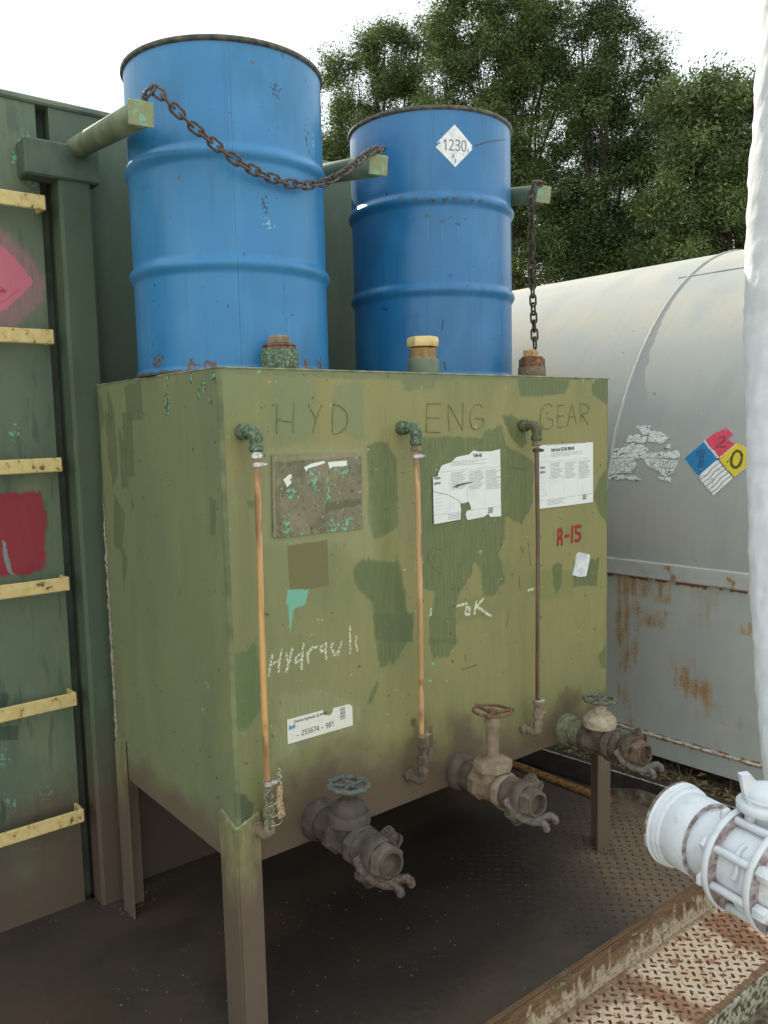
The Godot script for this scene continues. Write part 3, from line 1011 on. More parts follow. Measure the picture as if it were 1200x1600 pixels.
	for k in 5:
		var f: float = [0.16, 0.34, 0.52, 0.7, 0.87][k]
		var u := Vector2(cx - hlf / 2, cx + hlf / 2) + Vector2(hlf / 2, hlf / 2) * f
		var e := Vector2(cx, cx) + Vector2(hlf / 2, hlf / 2) * f
		p.stroke(PackedVector2Array([u, u.lerp(e, 0.3) + Vector2(0.003, 0.002), u.lerp(e, 0.62) - Vector2(0.002, 0.003), e]), 0.0034, Color8(96, 96, 94, 255), 1.0, 0.1)
	p.stroke(v2([cx - 0.075, cx - 0.082, cx - 0.05, cx - 0.05, cx - 0.02, cx - 0.03, cx + 0.005, cx + 0.004]), 0.007, Color8(216, 216, 212, 255), 1.0, 0.1)
	p.stroke(v2([cx + 0.002, cx + 0.002, cx + 0.03, cx + 0.034, cx + 0.078, cx + 0.076]), 0.005, Color8(70, 70, 68, 255), 1.0, 0.2)
	for yy in p.h:
		for xx in p.w:
			var c := p.buf[yy * p.w + xx]
			if c.a > 0.5:
				var v := p.n.get_noise_2d(xx / p.k * 30.0, yy / p.k * 30.0)
				p.buf[yy * p.w + xx] = c.lerp(Color(0.72, 0.72, 0.7, 1.0), 0.1 + 0.25 * smoothstep(0.2, 0.5, v))
				if absf(p.n2.get_noise_2d(xx / p.k * 14.0, yy / p.k * 14.0)) < 0.012:
					p.buf[yy * p.w + xx] = Color8(84, 84, 80, 255)
	st = begin()
	grey_patch(st, s0, s1, dm - 0.165, dm + 0.165, 6, 6, 0.0025)
	obj("hazard_diamond", st, p.material(0.5, true), g, "cracked blue red yellow and white hazard diamond")
	# cracked no smoking notice
	var sl: float = 0.4
	var sr: float = 0.047
	var du: float = -0.618
	var dd: float = -0.356
	var wm := sl - sr
	var hm := dd - du
	p = Paint.new(wm, hm, 1000, Color(0.62, 0.62, 0.6, 0.0), 77)
	var paper := Color8(218, 220, 216, 255)
	for f in [[0.3, 0.0, 0.52, 0.0, 0.5, 0.08, 0.58, 0.16, 0.42, 0.16], [0.5, 0.1, 0.68, 0.12, 0.82, 0.24, 0.72, 0.33, 0.52, 0.3], [0.22, 0.18, 0.36, 0.16, 0.5, 0.2, 0.48, 0.32, 0.2, 0.3], [0.2, 0.34, 0.45, 0.34, 0.56, 0.44, 0.5, 0.52, 0.18, 0.5, 0.14, 0.44], [0.0, 0.42, 0.14, 0.42, 0.2, 0.52, 0.6, 0.5, 0.98, 0.46, 1.0, 0.58, 0.5, 0.6, 0.0, 0.6], [0.74, 0.42, 0.84, 0.34, 0.86, 0.42], [0.0, 0.62, 0.36, 0.6, 0.42, 0.7, 0.36, 0.86, 0.16, 0.88, 0.0, 0.9], [0.5, 0.6, 0.98, 0.62, 0.96, 0.84, 0.84, 0.9, 0.7, 0.8, 0.56, 0.72], [0.1, 0.9, 0.4, 0.9, 0.54, 0.99, 0.0, 0.98], [0.74, 0.92, 0.92, 0.9, 0.93, 1.0, 0.8, 0.98]]:
		var pg := v2(f)
		for i in pg.size():
			pg[i] = pg[i] * Vector2(wm, hm)
		p.poly(pg, paper, 1.0, 0.006, 0.0)
	var gr := Color8(176, 178, 176, 255)
	for f in [[0.06, 0.84, 0.06, 0.64, 0.14, 0.84, 0.14, 0.64], [0.18, 0.66, 0.25, 0.66, 0.25, 0.84, 0.18, 0.84, 0.18, 0.66], [0.36, 0.66, 0.29, 0.66, 0.29, 0.74, 0.36, 0.75, 0.36, 0.84, 0.29, 0.84], [0.62, 0.65, 0.62, 0.78], [0.7, 0.64, 0.63, 0.71, 0.7, 0.8], [0.74, 0.65, 0.74, 0.82], [0.78, 0.84, 0.78, 0.65, 0.85, 0.84, 0.85, 0.65], [0.96, 0.66, 0.89, 0.66, 0.89, 0.84, 0.96, 0.84, 0.96, 0.75, 0.92, 0.75]]:
		var pg := v2(f)
		for i in pg.size():
			pg[i] = pg[i] * Vector2(wm, hm)
		p.stroke(pg, 0.006, gr, 1.0, 0.25)
	for yy in p.h:
		for xx in p.w:
			if p.buf[yy * p.w + xx].a > 0.5 and absf(p.n2.get_noise_2d(xx / p.k * 17.0, yy / p.k * 34.0)) < 0.05:
				p.buf[yy * p.w + xx] = Color8(88, 88, 84, 255)
	st = begin()
	grey_patch(st, sl, sr, du, dd, 8, 6, 0.0025)
	obj("peeling_notice", st, p.material(0.6, true), g, "cracked and peeling white notice")


# ------------------------------------------------------------------ trees
func trees() -> void:
	var leaf_mats := []
	for c in [[rgb(92, 110, 66), rgb(128, 146, 80)], [rgb(82, 102, 62), rgb(116, 136, 76)], [rgb(100, 118, 74), rgb(140, 154, 90)]]:
		var m := StandardMaterial3D.new()
		m.vertex_color_use_as_albedo = true
		m.albedo_color = c[0]
		m.roughness = 0.55
		m.backlight_enabled = true
		m.backlight = c[1]
		leaf_mats.append(m)
	var bark := mottled([rgb(46, 38, 32), rgb(72, 62, 54), rgb(96, 86, 76)], [0.3, 0.5, 0.75], 0.02, 0.95, 0.5, 81)
	tree("oak_tree", "light green bushy tree rising between the two blue drums", leaf_mats[2], bark, Vector3(16.037, -0.2, -19.217), [[Vector3(16.351, 12.812, -20.499), 1.149], [Vector3(17.087, 13.831, -20.042), 0.877], [Vector3(17.693, 13.292, -19.483), 1.002], [Vector3(15.961, 11.054, -20.581), 1.044], [Vector3(17.239, 11.744, -19.644), 1.211], [Vector3(15.593, 10.545, -20.81), 0.794], [Vector3(18.005, 14.115, -19.341), 0.71], [Vector3(16.76, 9.885, -19.785), 1.253], [Vector3(16.007, 8.659, -20.229), 1.253], [Vector3(17.52, 9.237, -19.089), 1.253], [Vector3(15.957, 11.991, -20.708), 0.626], [Vector3(16.877, 14.253, -20.266), 0.459], [Vector3(17.185, 7.166, -19.085), 1.253]], 0.0, 2400, 91)
	tree("oak_tree", "tall broad oak behind the smaller blue drum, highest of the trees", leaf_mats[0], bark, Vector3(17.249, -0.2, -14.367), [[Vector3(17.066, 12.878, -16.064), 1.151], [Vector3(18.035, 13.219, -15.33), 1.077], [Vector3(18.695, 12.459, -14.698), 1.021], [Vector3(17.471, 11.663, -15.577), 1.207], [Vector3(18.508, 11.077, -14.667), 1.021], [Vector3(16.656, 13.168, -16.432), 0.65], [Vector3(18.552, 14.221, -15.046), 1.021], [Vector3(17.205, 10.191, -15.598), 1.114], [Vector3(18.427, 9.228, -14.488), 0.835], [Vector3(16.324, 11.79, -16.516), 0.705], [Vector3(16.474, 8.362, -15.944), 1.114], [Vector3(17.67, 14.063, -15.734), 0.835], [Vector3(16.569, 6.879, -15.673), 1.114], [Vector3(18.053, 6.464, -14.424), 1.114], [Vector3(17.583, 7.773, -14.975), 1.021], [Vector3(19.068, 13.465, -14.531), 0.557], [Vector3(18.087, 12.107, -15.141), 1.114], [Vector3(17.937, 9.428, -14.908), 0.965], [Vector3(16.339, 10.217, -16.298), 1.021], [Vector3(19.044, 11.43, -14.282), 0.631], [Vector3(18.005, 8.501, -14.732), 0.854], [Vector3(18.115, 7.202, -14.473), 0.854]], 0.0, 3700, 92)
	tree("oak_tree", "dark spreading oak above the middle of the grey tank", leaf_mats[1], bark, Vector3(17.734, -0.2, -12.685), [[Vector3(19.233, 12.499, -12.981), 0.8], [Vector3(19.721, 11.686, -12.482), 0.925], [Vector3(18.77, 11.094, -13.168), 0.978], [Vector3(19.887, 10.351, -12.172), 0.925], [Vector3(19.046, 9.401, -12.724), 1.174], [Vector3(18.237, 8.007, -13.19), 0.925], [Vector3(19.635, 8.142, -12.084), 1.174], [Vector3(20.327, 11.136, -11.922), 0.498], [Vector3(17.828, 6.423, -13.31), 0.889], [Vector3(18.964, 6.743, -12.439), 1.174], [Vector3(18.68, 12.516, -13.428), 0.463], [Vector3(20.138, 9.191, -11.818), 0.889], [Vector3(19.408, 12.937, -12.898), 0.463], [Vector3(18.847, 5.328, -12.347), 1.067], [Vector3(19.889, 6.183, -11.622), 1.067], [Vector3(18.729, 9.765, -13.026), 0.996], [Vector3(19.339, 7.086, -12.183), 1.067], [Vector3(20.473, 9.89, -11.641), 0.605], [Vector3(17.64, 7.493, -13.603), 0.783], [Vector3(18.24, 7.208, -13.083), 0.818], [Vector3(18.505, 6.225, -12.74), 0.889], [Vector3(17.744, 6.248, -13.355), 0.889], [Vector3(19.222, 5.671, -12.091), 0.889]], 0.0, 3700, 93)
	tree("oak_tree", "olive green tree at the right beside the white pipe", leaf_mats[2], bark, Vector3(17.999, -0.2, -8.601), [[Vector3(18.409, 8.945, -9.306), 0.712], [Vector3(18.909, 9.161, -8.932), 0.619], [Vector3(18.045, 8.185, -9.499), 0.804], [Vector3(18.668, 7.704, -8.934), 0.928], [Vector3(17.629, 6.81, -9.652), 0.866], [Vector3(18.42, 6.169, -8.931), 0.928], [Vector3(18.939, 6.616, -8.573), 0.928], [Vector3(19.428, 8.143, -8.381), 0.851], [Vector3(17.527, 5.579, -9.572), 0.773], [Vector3(19.818, 9.211, -8.208), 0.773], [Vector3(18.451, 5.088, -8.764), 0.928], [Vector3(19.781, 6.59, -7.892), 1.083], [Vector3(20.016, 7.971, -7.885), 0.928], [Vector3(17.851, 9.193, -9.788), 0.619], [Vector3(18.507, 9.405, -9.287), 0.681], [Vector3(19.378, 8.993, -8.534), 0.712], [Vector3(19.123, 7.381, -8.526), 0.928], [Vector3(18.148, 7.257, -9.293), 0.928]], 0.0, 2800, 94)

func tree(called: String, label: String, leaf: Material, bark: Material, foot: Vector3, blobs: Array, _lean: float, clusters: int, seed_: int) -> void:
	var r := RandomNumberGenerator.new()
	r.seed = seed_
	var t := thing(called, label, "tree", foot, "trees beyond the grey tank")
	# trunk and limbs
	var mid := Vector3.ZERO
	var hi := -9.0
	for b in blobs:
		mid += b[0] / blobs.size()
		hi = maxf(hi, b[0].y)
	var st := begin()
	var trunk := []
	var rad := []
	for i in 9:
		var f := i / 8.0
		trunk.append(foot.lerp(Vector3(mid.x, hi - 1.4, mid.z), f) + Vector3(r.randf_range(-0.12, 0.12), 0, r.randf_range(-0.12, 0.12)) * (1.0 if i > 0 else 0.0))
		rad.append(lerpf(0.2, 0.03, f))
	tube(st, trunk, rad, 10)
	obj("trunk", st, bark, t)
	st = begin()
	for b in blobs:
		var c: Vector3 = b[0]
		var start: Vector3 = trunk[clampi(int(8.0 * (c.y - foot.y) / (hi - foot.y) * 0.62), 1, 7)]
		var ps := []
		var rr := []
		for i in 7:
			var f := i / 6.0
			ps.append(start.lerp(c, f) + Vector3.UP * sin(f * PI) * 0.25 + Vector3(r.randf_range(-0.09, 0.09), r.randf_range(-0.09, 0.09), r.randf_range(-0.09, 0.09)) * sin(f * PI))
			rr.append(lerpf(0.065, 0.018, f))
		tube(st, ps, rr, 6)
		for j in 5:
			var tip: Vector3 = c + Vector3(r.randf_range(-1, 1), r.randf_range(-0.7, 1), r.randf_range(-1, 1)).normalized() * b[1] * 1.0
			var from: Vector3 = ps[3 + j % 3]
			tube(st, [from, from.lerp(tip, 0.5) + Vector3.UP * 0.08, tip], [0.02, 0.012, 0.005], 4)
	obj("limbs", st, bark, t)
	# leaves: a small spray of leaves, placed many times
	st = begin()
	for i in 48:
		var p := Vector3(r.randfn(0, 0.5), r.randfn(0, 0.36), r.randfn(0, 0.5)) * 0.34
		var u := Vector3(r.randf_range(-1, 1), r.randf_range(-0.6, 0.5), r.randf_range(-1, 1)).normalized()
		var s := u.cross(Vector3(r.randf_range(-1, 1), 1, r.randf_range(-1, 1))).normalized()
		var ln := r.randf_range(0.034, 0.062)
		var wd := ln * 0.33
		var n := u.cross(s).normalized()
		var tone := r.randf_range(0.75, 1.25)
		st.set_color(Color(tone, tone, tone * 0.9))
		var a := p - u * ln
		var b := p + s * wd + n * 0.008
		var c := p + u * ln
		var e := p - s * wd + n * 0.008
		flat_face(st, a, b, c, n)
		flat_face(st, a, c, e, n)
	var mm := MultiMesh.new()
	mm.transform_format = MultiMesh.TRANSFORM_3D
	mm.use_colors = true
	mm.mesh = st.commit()
	var total := 0.0
	for b in blobs:
		total += pow(b[1], 2.2)
	var spots := []
	var tones := []
	for b in blobs:
		var count := int(clusters * pow(b[1], 2.2) / total)
		var clumps := []
		for i in 14:
			var d := Vector3(r.randfn(0, 1), r.randfn(0, 1), r.randfn(0, 1)).normalized()
			clumps.append([b[0] + d * Vector3(1, 0.92, 1.15) * b[1] * (0.35 + 0.62 * pow(r.randf(), 0.6)), b[1] * r.randf_range(0.22, 0.44), r.randf_range(0.62, 1.5)])
		for i in count:
			var cl = clumps[i % 14]
			var d := Vector3(r.randfn(0, 1), r.randfn(0, 0.85), r.randfn(0, 1)).normalized()
			spots.append(cl[0] + d * cl[1] * pow(r.randf(), 0.5))
			tones.append(cl[2])
	mm.instance_count = spots.size()
	for i in spots.size():
		var bs := Basis.from_euler(Vector3(r.randf_range(-0.6, 0.6), r.randf() * TAU, r.randf_range(-0.6, 0.6))).scaled(Vector3.ONE * r.randf_range(0.75, 1.35))
		mm.set_instance_transform(i, Transform3D(bs, spots[i] - foot))
		var k: float = r.randf_range(0.8, 1.2) * tones[i]
		mm.set_instance_color(i, Color(k * lerpf(0.92, 1.16, clampf(tones[i] - 0.6, 0, 1)), k, k * 0.92))
	leaf.vertex_color_use_as_albedo = true
	var cr := MultiMeshInstance3D.new()
	cr.name = "crown"
	cr.multimesh = mm
	cr.material_override = leaf
	cr.set_meta("kind", "stuff")
	t.add_child(cr, true)


# ------------------------------------------------------------------ the green box tank
# oil-canning of the sheet: shallow soft creases either side of the inner baffles
func front_z(x: float, y: float) -> float:
	var edge := smoothstep(0.0, 0.12, minf(minf(x, W - x), minf(T - y, y - B)))
	var d := 0.0
	for c in [0.535, 1.065]:
		d += 0.006 * exp(-pow((x - c - 0.01) / 0.028, 2.0))
	d += 0.004 * (0.5 + 0.5 * sin(x * 11.8)) * (0.6 + 0.4 * sin(y * 5.0 + x * 2.0))
	return -d * edge

func tank() -> void:
	var t := thing("oil_tank", "green and khaki camouflaged steel box tank on four angle legs", "storage tank", Vector3(W / 2, 0, -D / 2))
	# ---- front sheet paint
	var p := Paint.new(W, T - B, 640, OLIVE, 101)
	p.poly(v2([0.42, 0.02, 1.6, 0.02, 1.6, 0.95, 1.1, 1.1, 0.75, 0.9, 0.5, 0.35]), KHAKI, 0.75, 0.03, 0.3, 0.25, 2.0)
	p.mottle(KHAKI, 1.6, 1.2, -0.15, 0.4, 0.6)
	p.mottle(rgb(118, 124, 78), 3.0, 1.6, 0.0, 0.5, 0.6, 11.0)
	p.mottle(rgb(160, 152, 100), 26.0, 3.0, 0.1, 0.6, 0.16, 22.0)
	p.mottle(rgb(114, 112, 72), 34.0, 4.0, 0.15, 0.6, 0.2, 35.0)
	var dg := MOSS
	p.poly(v2([0.16, 0.027, 0.222, 0.014, 0.279, 0.017, 0.292, 0.068, 0.264, 0.179, 0.232, 0.19, 0.165, 0.177, 0.152, 0.092]), SAGE, 0.85, 0.006, 0.3, 0.007)
	p.poly(v2([0.35, 0.048, 0.425, 0.029, 0.45, 0.037, 0.449, 0.184, 0.426, 0.191, 0.34, 0.156]), SAGE, 0.85, 0.006, 0.3, 0.007)
	p.poly(v2([0.01, 0.012, 0.076, 0.017, 0.103, 0.046, 0.057, 0.078, 0.004, 0.083]), SAGE, 0.75, 0.008, 0.4, 0.007)
	p.poly(v2([0.008, 0, 0.727, -0.003, 0.727, 0.014, 0.636, 0.023, 0.632, 0.047, 0.607, 0.05, 0.604, 0.019, 0.451, 0.022, 0.268, 0.016, 0.102, 0.016, 0.007, 0.013]), SAGE.darkened(0.08), 0.8, 0.006, 0.3, 0.007)
	p.poly(v2([0.576, -0.001, 1.583, -0.003, 1.583, 0.006, 1.31, 0.01, 0.871, 0.014, 0.725, 0.021, 0.721, 0.044, 0.623, 0.049, 0.576, 0.019]), SAGE.darkened(0.08), 0.8, 0.006, 0.3, 0.007)
	p.poly(v2([0.461, 0.215, 0.491, 0.201, 0.537, 0.207, 0.571, 0.256, 0.568, 0.453, 0.529, 0.468, 0.482, 0.477, 0.458, 0.427, 0.464, 0.323]), dg, 0.86, 0.005, 0.25, 0.007)
	p.poly(v2([0.397, 0.567, 0.414, 0.543, 0.434, 0.536, 0.5, 0.548, 0.558, 0.559, 0.571, 0.6, 0.593, 0.702, 0.617, 0.756, 0.612, 0.802, 0.472, 0.776, 0.469, 0.661, 0.431, 0.629, 0.406, 0.599]), dg, 0.88, 0.006, 0.25, 0.007)
	p.poly(v2([0.474, 0.7, 0.617, 0.724, 0.618, 0.765, 0.592, 0.808, 0.542, 0.86, 0.531, 0.846, 0.49, 0.864, 0.482, 0.834]), dg, 0.9, 0.008, 0.35, 0.007)
	p.poly(v2([0.562, 0.426, 0.577, 0.492, 0.714, 0.563, 0.723, 0.185, 0.671, 0.179, 0.579, 0.187, 0.575, 0.33]), SAGE, 0.35, 0.01, 0.3, 0.007)
	p.poly(v2([0.659, 0.195, 0.789, 0.194, 0.916, 0.204, 0.949, 0.179, 1.017, 0.164, 1.033, 0.228, 1.139, 0.271, 1.178, 0.3, 1.161, 0.429, 1.112, 0.491, 1.065, 0.47, 1.03, 0.456, 1.023, 0.532, 0.994, 0.584, 1.013, 0.628, 1.021, 0.672, 0.966, 0.72, 0.926, 0.708, 0.911, 0.615, 0.881, 0.588, 0.863, 0.639, 0.81, 0.69, 0.795, 0.746, 0.799, 0.846, 0.684, 0.825, 0.693, 0.741, 0.719, 0.671, 0.666, 0.647, 0.668, 0.546, 0.657, 0.39]), dg, 0.84, 0.007, 0.35, 0.007)
	p.poly(v2([0.689, 0.816, 0.802, 0.837, 0.786, 0.857, 0.764, 0.878, 0.728, 0.877, 0.698, 0.859]), dg, 0.85, 0.008, 0.4, 0.007)
	p.poly(v2([0.561, 0.539, 0.58, 0.59, 0.598, 0.714, 0.619, 0.762, 0.614, 0.802, 0.553, 0.791]), dg, 0.8, 0.006, 0.3, 0.007)
	p.poly(v2([1.017, 0.131, 1.069, 0.128, 1.127, 0.174, 1.135, 0.225, 1.113, 0.237, 1.069, 0.2]), dg.darkened(0.05), 0.85, 0.008, 0.3, 0.007)
	p.poly(v2([1.097, 0.011, 1.359, 0.013, 1.354, 0.03, 1.334, 0.054, 1.215, 0.065, 1.114, 0.066, 1.101, 0.039]), dg, 0.85, 0.005, 0.25, 0.007)
	p.poly(v2([1.409, 0.005, 1.45, 0.005, 1.435, 0.048, 1.414, 0.042]), SAGE, 0.7, 0.005, 0.25, 0.007)
	p.poly(v2([1.49, 0.016, 1.583, 0.006, 1.583, 0.093, 1.534, 0.077, 1.492, 0.058]), dg, 0.86, 0.005, 0.25, 0.007)
	p.poly(v2([1.585, 0.326, 1.586, 0.536, 1.537, 0.491, 1.499, 0.428, 1.536, 0.364]), dg, 0.86, 0.006, 0.3, 0.007)
	p.poly(v2([1.384, 0.662, 1.452, 0.657, 1.529, 0.664, 1.525, 0.713, 1.516, 0.759, 1.441, 0.746, 1.384, 0.746]), dg, 0.86, 0.005, 0.25, 0.007)
	p.poly(v2([1.154, 0.665, 1.369, 0.683, 1.384, 0.774, 1.21, 0.768, 1.145, 0.733]), rgb(122, 126, 72), 0.7, 0.012, 0.3, 0.007)
	p.poly(v2([1.274, 0.658, 1.298, 0.65, 1.318, 0.66, 1.32, 0.719, 1.294, 0.756, 1.274, 0.719]), dg, 0.86, 0.004, 0.25, 0.007)
	p.poly(v2([0.806, 0.707, 0.958, 0.718, 0.957, 0.79, 0.801, 0.776]), rgb(116, 122, 70), 0.5, 0.015, 0.3, 0.007)
	p.poly(v2([0.013, 0.731, 0.056, 0.729, 0.076, 0.741, 0.083, 0.807, 0.076, 0.893, 0.053, 0.919, 0.038, 0.931, 0.005, 0.925, 0.003, 0.825]), rgb(92, 114, 74), 0.9, 0.006, 0.2, 0.007)
	p.poly(v2([0.051, 0.715, 0.068, 0.711, 0.079, 0.728, 0.064, 0.736]), rgb(92, 114, 74), 0.85, 0.004, 0.2, 0.007)
	p.poly(v2([-0.001, 1.107, 0.019, 1.107, 0.049, 1.143, 0.035, 1.184, -0.005, 1.189]), rgb(72, 88, 60), 0.9, 0.004, 0.2, 0.007)
	p.poly(v2([0.478, 0.902, 0.47, 0.929, 0.448, 0.96, 0.438, 0.957, 0.46, 0.921]), dg, 0.8, 0.003, 0.2, 0.007)
	p.poly(v2([0.605, 1.047, 0.62, 1.051, 0.619, 1.075, 0.603, 1.065]), dg.darkened(0.2), 0.85, 0.003, 0.2, 0.007)
	p.poly(v2([1.532, 1.034, 1.587, 0.989, 1.588, 1.097, 1.547, 1.074]), dg, 0.8, 0.008, 0.3, 0.007)
	p.poly(v2([1.468, 1.195, 1.585, 1.166, 1.608, 1.266, 1.468, 1.232]), rgb(98, 112, 66), 0.8, 0.008, 0.3, 0.007)
	p.poly(v2([0.069, 0.341, 0.087, 0.34, 0.089, 0.352, 0.079, 0.356]), dg, 0.8, 0.003, 0.2, 0.007)
	# paler halo where a plate and a label were masked
	p.poly(v2([0.13, 0.218, 0.147, 0.211, 0.444, 0.225, 0.466, 0.459, 0.474, 0.524, 0.421, 0.523, 0.372, 0.476, 0.153, 0.453, 0.115, 0.444]), rgb(150, 152, 116), 0.5, 0.012, 0.4, 0.03)
	p.poly(v2([0.146, 0.878, 0.29, 0.895, 0.395, 0.953, 0.408, 0.996, 0.379, 1.028, 0.171, 1.018, 0.148, 0.975]), rgb(150, 150, 112), 0.6, 0.012, 0.5, 0.03)
	p.poly(v2([0.124, 0.969, 0.177, 1.004, 0.143, 1.097, 0.113, 1.078]), rgb(150, 152, 116), 0.5, 0.012, 0.5, 0.03)
	# darker square and the teal run of paint below it
	p.poly(v2([0.184, 0.466, 0.313, 0.464, 0.314, 0.592, 0.187, 0.594]), rgb(108, 106, 66), 0.95, 0.0015, 0.06)
	p.poly(v2([0.18, 0.586, 0.248, 0.593, 0.233, 0.633, 0.199, 0.64, 0.191, 0.664, 0.183, 0.708, 0.181, 0.657, 0.181, 0.633, 0.174, 0.621]), rgb(112, 176, 152), 0.95, 0.002, 0.06)
	# faint ring scratched in the paint, scrapes
	p.stroke(v2([0.751, 0.544, 0.706, 0.528, 0.686, 0.559, 0.704, 0.59, 0.738, 0.614]), 0.003, rgb(70, 82, 56), 0.6, 0.3)
	for s in [v2([1.146, 0.564, 1.156, 0.64]), v2([1.03, 0.833, 1.046, 0.78]), v2([1.109, 0.572, 1.118, 0.592]), v2([1.201, 0.649, 1.221, 0.648]), v2([1.099, 0.67, 1.104, 0.721]), v2([1.067, 0.301, 1.139, 0.314]), v2([0.821, 0.936, 0.886, 0.934]), v2([0.836, 0.89, 0.838, 0.91]), v2([0.693, 0.889, 0.708, 0.867])]:
		p.stroke(s, 0.004, rgb(78, 84, 54), 0.8, 0.3)
	# chalk writing
	var chalk := rgb(222, 222, 208)
	for s in [v2([0.126, 0.748, 0.118, 0.777, 0.111, 0.807]), v2([0.155, 0.743, 0.146, 0.773, 0.142, 0.802]), v2([0.119, 0.777, 0.147, 0.773]), v2([0.168, 0.758, 0.175, 0.784]), v2([0.187, 0.749, 0.178, 0.774, 0.166, 0.807]), v2([0.17, 0.777, 0.181, 0.777]), v2([0.212, 0.767, 0.196, 0.777, 0.197, 0.788, 0.217, 0.784]), v2([0.224, 0.741, 0.217, 0.784, 0.214, 0.81]), v2([0.236, 0.796, 0.236, 0.766]), v2([0.235, 0.777, 0.25, 0.755]), v2([0.256, 0.758, 0.269, 0.756]), v2([0.298, 0.754, 0.28, 0.76, 0.278, 0.774, 0.294, 0.772]), v2([0.298, 0.754, 0.295, 0.775, 0.297, 0.797]), v2([0.32, 0.755, 0.315, 0.77, 0.326, 0.791, 0.34, 0.783, 0.351, 0.758]), v2([0.341, 0.789, 0.338, 0.794]), v2([0.382, 0.722, 0.381, 0.758, 0.38, 0.797]), v2([0.403, 0.753, 0.4, 0.772, 0.406, 0.793])]:
		p.stroke(s, 0.0068, chalk, 0.88, 0.68)
	for s in [v2([0.806, 0.727, 0.846, 0.725]), v2([0.845, 0.738, 0.841, 0.759, 0.857, 0.763, 0.859, 0.74, 0.845, 0.736]), v2([0.889, 0.725, 0.88, 0.763]), v2([0.92, 0.721, 0.887, 0.744]), v2([0.894, 0.743, 0.953, 0.782]), v2([1.145, 0.725, 1.171, 0.724]), v2([0.695, 0.721, 0.692, 0.736])]:
		p.stroke(s, 0.009, chalk, 0.9, 0.55)
	# red stencil R-15
	var red := rgb(142, 38, 36)
	for s in [v2([1.302, 0.532, 1.299, 0.583]), v2([1.314, 0.532, 1.32, 0.541, 1.318, 0.555]), v2([1.308, 0.559, 1.32, 0.57, 1.32, 0.584]), v2([1.34, 0.559, 1.356, 0.558]), v2([1.377, 0.53, 1.374, 0.582]), v2([1.394, 0.53, 1.422, 0.53]), v2([1.397, 0.535, 1.397, 0.55]), v2([1.401, 0.552, 1.42, 0.559, 1.42, 0.573, 1.412, 0.581]), v2([1.394, 0.579, 1.405, 0.582])]:
		p.stroke(s, 0.013, red, 0.95, 0.15)
	# paint flakes in teal near the top edge and elsewhere
	for s in [Vector2(0.116, 0.005), Vector2(0.003, 0.576), Vector2(0.695, 0.73), Vector2(0.91, 0.565), Vector2(1.497, 0.012), Vector2(1.44, 0.01), Vector2(0.686, 0.943), Vector2(0.698, 0.89)]:
		p.chips(s, Vector2(0.009, 0.010), TEAL, -0.1, 90.0)
	# specks, and dust streaks
	p.specks(rgb(84, 80, 54), 520.0, 0.0012, 0.0042, 0.75, 5)
	p.specks(rgb(190, 182, 146), 260.0, 0.001, 0.0032, 0.7, 6)
	# brown oily dirt that has spread over the lower sheet and round the outlets
	var outs := [Vector2(0.254, T - 0.55), Vector2(0.803, T - 0.53), Vector2(1.339, T - 0.53), Vector2(0.62, T - 0.60), Vector2(0.07, T - 0.56)]
	for y in p.h:
		for x in p.w:
			var s := Vector2(x / p.k, y / p.k)
			var lim := s.y + p.n.get_noise_2d(s.x * 4.0, s.y * 4.0) * 0.07
			var a := smoothstep(1.06, 1.24, lim - 0.05 * smoothstep(0.5, 0.9, s.x) + 0.05 * smoothstep(0.2, 0.0, absf(s.x - 0.35)) - 0.08 * smoothstep(0.18, 0.0, s.x)) * 0.9
			for i in outs.size():
				var o: Vector2 = outs[i]
				var dd := (s - o) * Vector2(1.0, 0.75)
				a = maxf(a, (0.95 - 0.12 * i) * smoothstep(0.2 - 0.03 * i, 0.05, dd.length() + p.n.get_noise_2d(s.x * 9.0, s.y * 7.0) * 0.05))
			if a > 0.01:
				p.buf[y * p.w + x] = p.buf[y * p.w + x].lerp(GRIME, clampf(a, 0, 0.95))
	var st := begin()
	var nx := 96
	var ny := 48
	for i in nx:
		for j in ny:
			var q := []
			for c in [[i, j], [i + 1, j], [i + 1, j + 1], [i, j + 1]]:
				var x := lerpf(0.012, W - 0.012, float(c[0]) / nx)
				var y := lerpf(T - 0.004, B, float(c[1]) / ny)
				var e := 0.004
				var nn := Vector3(-(front_z(x + e, y) - front_z(x - e, y)) / (2 * e), -(front_z(x, y + e) - front_z(x, y - e)) / (2 * e), 1).normalized()
				q.append([Vector3(x, y, front_z(x, y)), nn, Vector2(x / W, (T - y) / (T - B))])
			tri(st, q[0][0], q[1][0], q[2][0], q[0][1], q[1][1], q[2][1], q[0][2], q[1][2], q[2][2])
			tri(st, q[0][0], q[2][0], q[3][0], q[0][1], q[2][1], q[3][1], q[0][2], q[2][2], q[3][2])
	obj("front_sheet", st, bumped(p.material(0.56), 0.035), t)
	# ---- left sheet
	p = Paint.new(D, T - B, 480, rgb(122, 128, 92), 111)
	p.mottle(rgb(113, 120, 90), 3.0, 1.0, -0.15, 0.45, 0.7)
	p.mottle(rgb(133, 138, 96), 5.0, 1.4, 0.0, 0.55, 0.5, 9.0)
	p.mottle(rgb(108, 114, 82), 30.0, 2.5, 0.12, 0.6, 0.2, 19.0)
	p.poly(v2([0.228, 0.012, 0.36, 0.002, 0.358, 0.116, 0.235, 0.118]), rgb(96, 104, 76), 0.85, 0.005, 0.25)
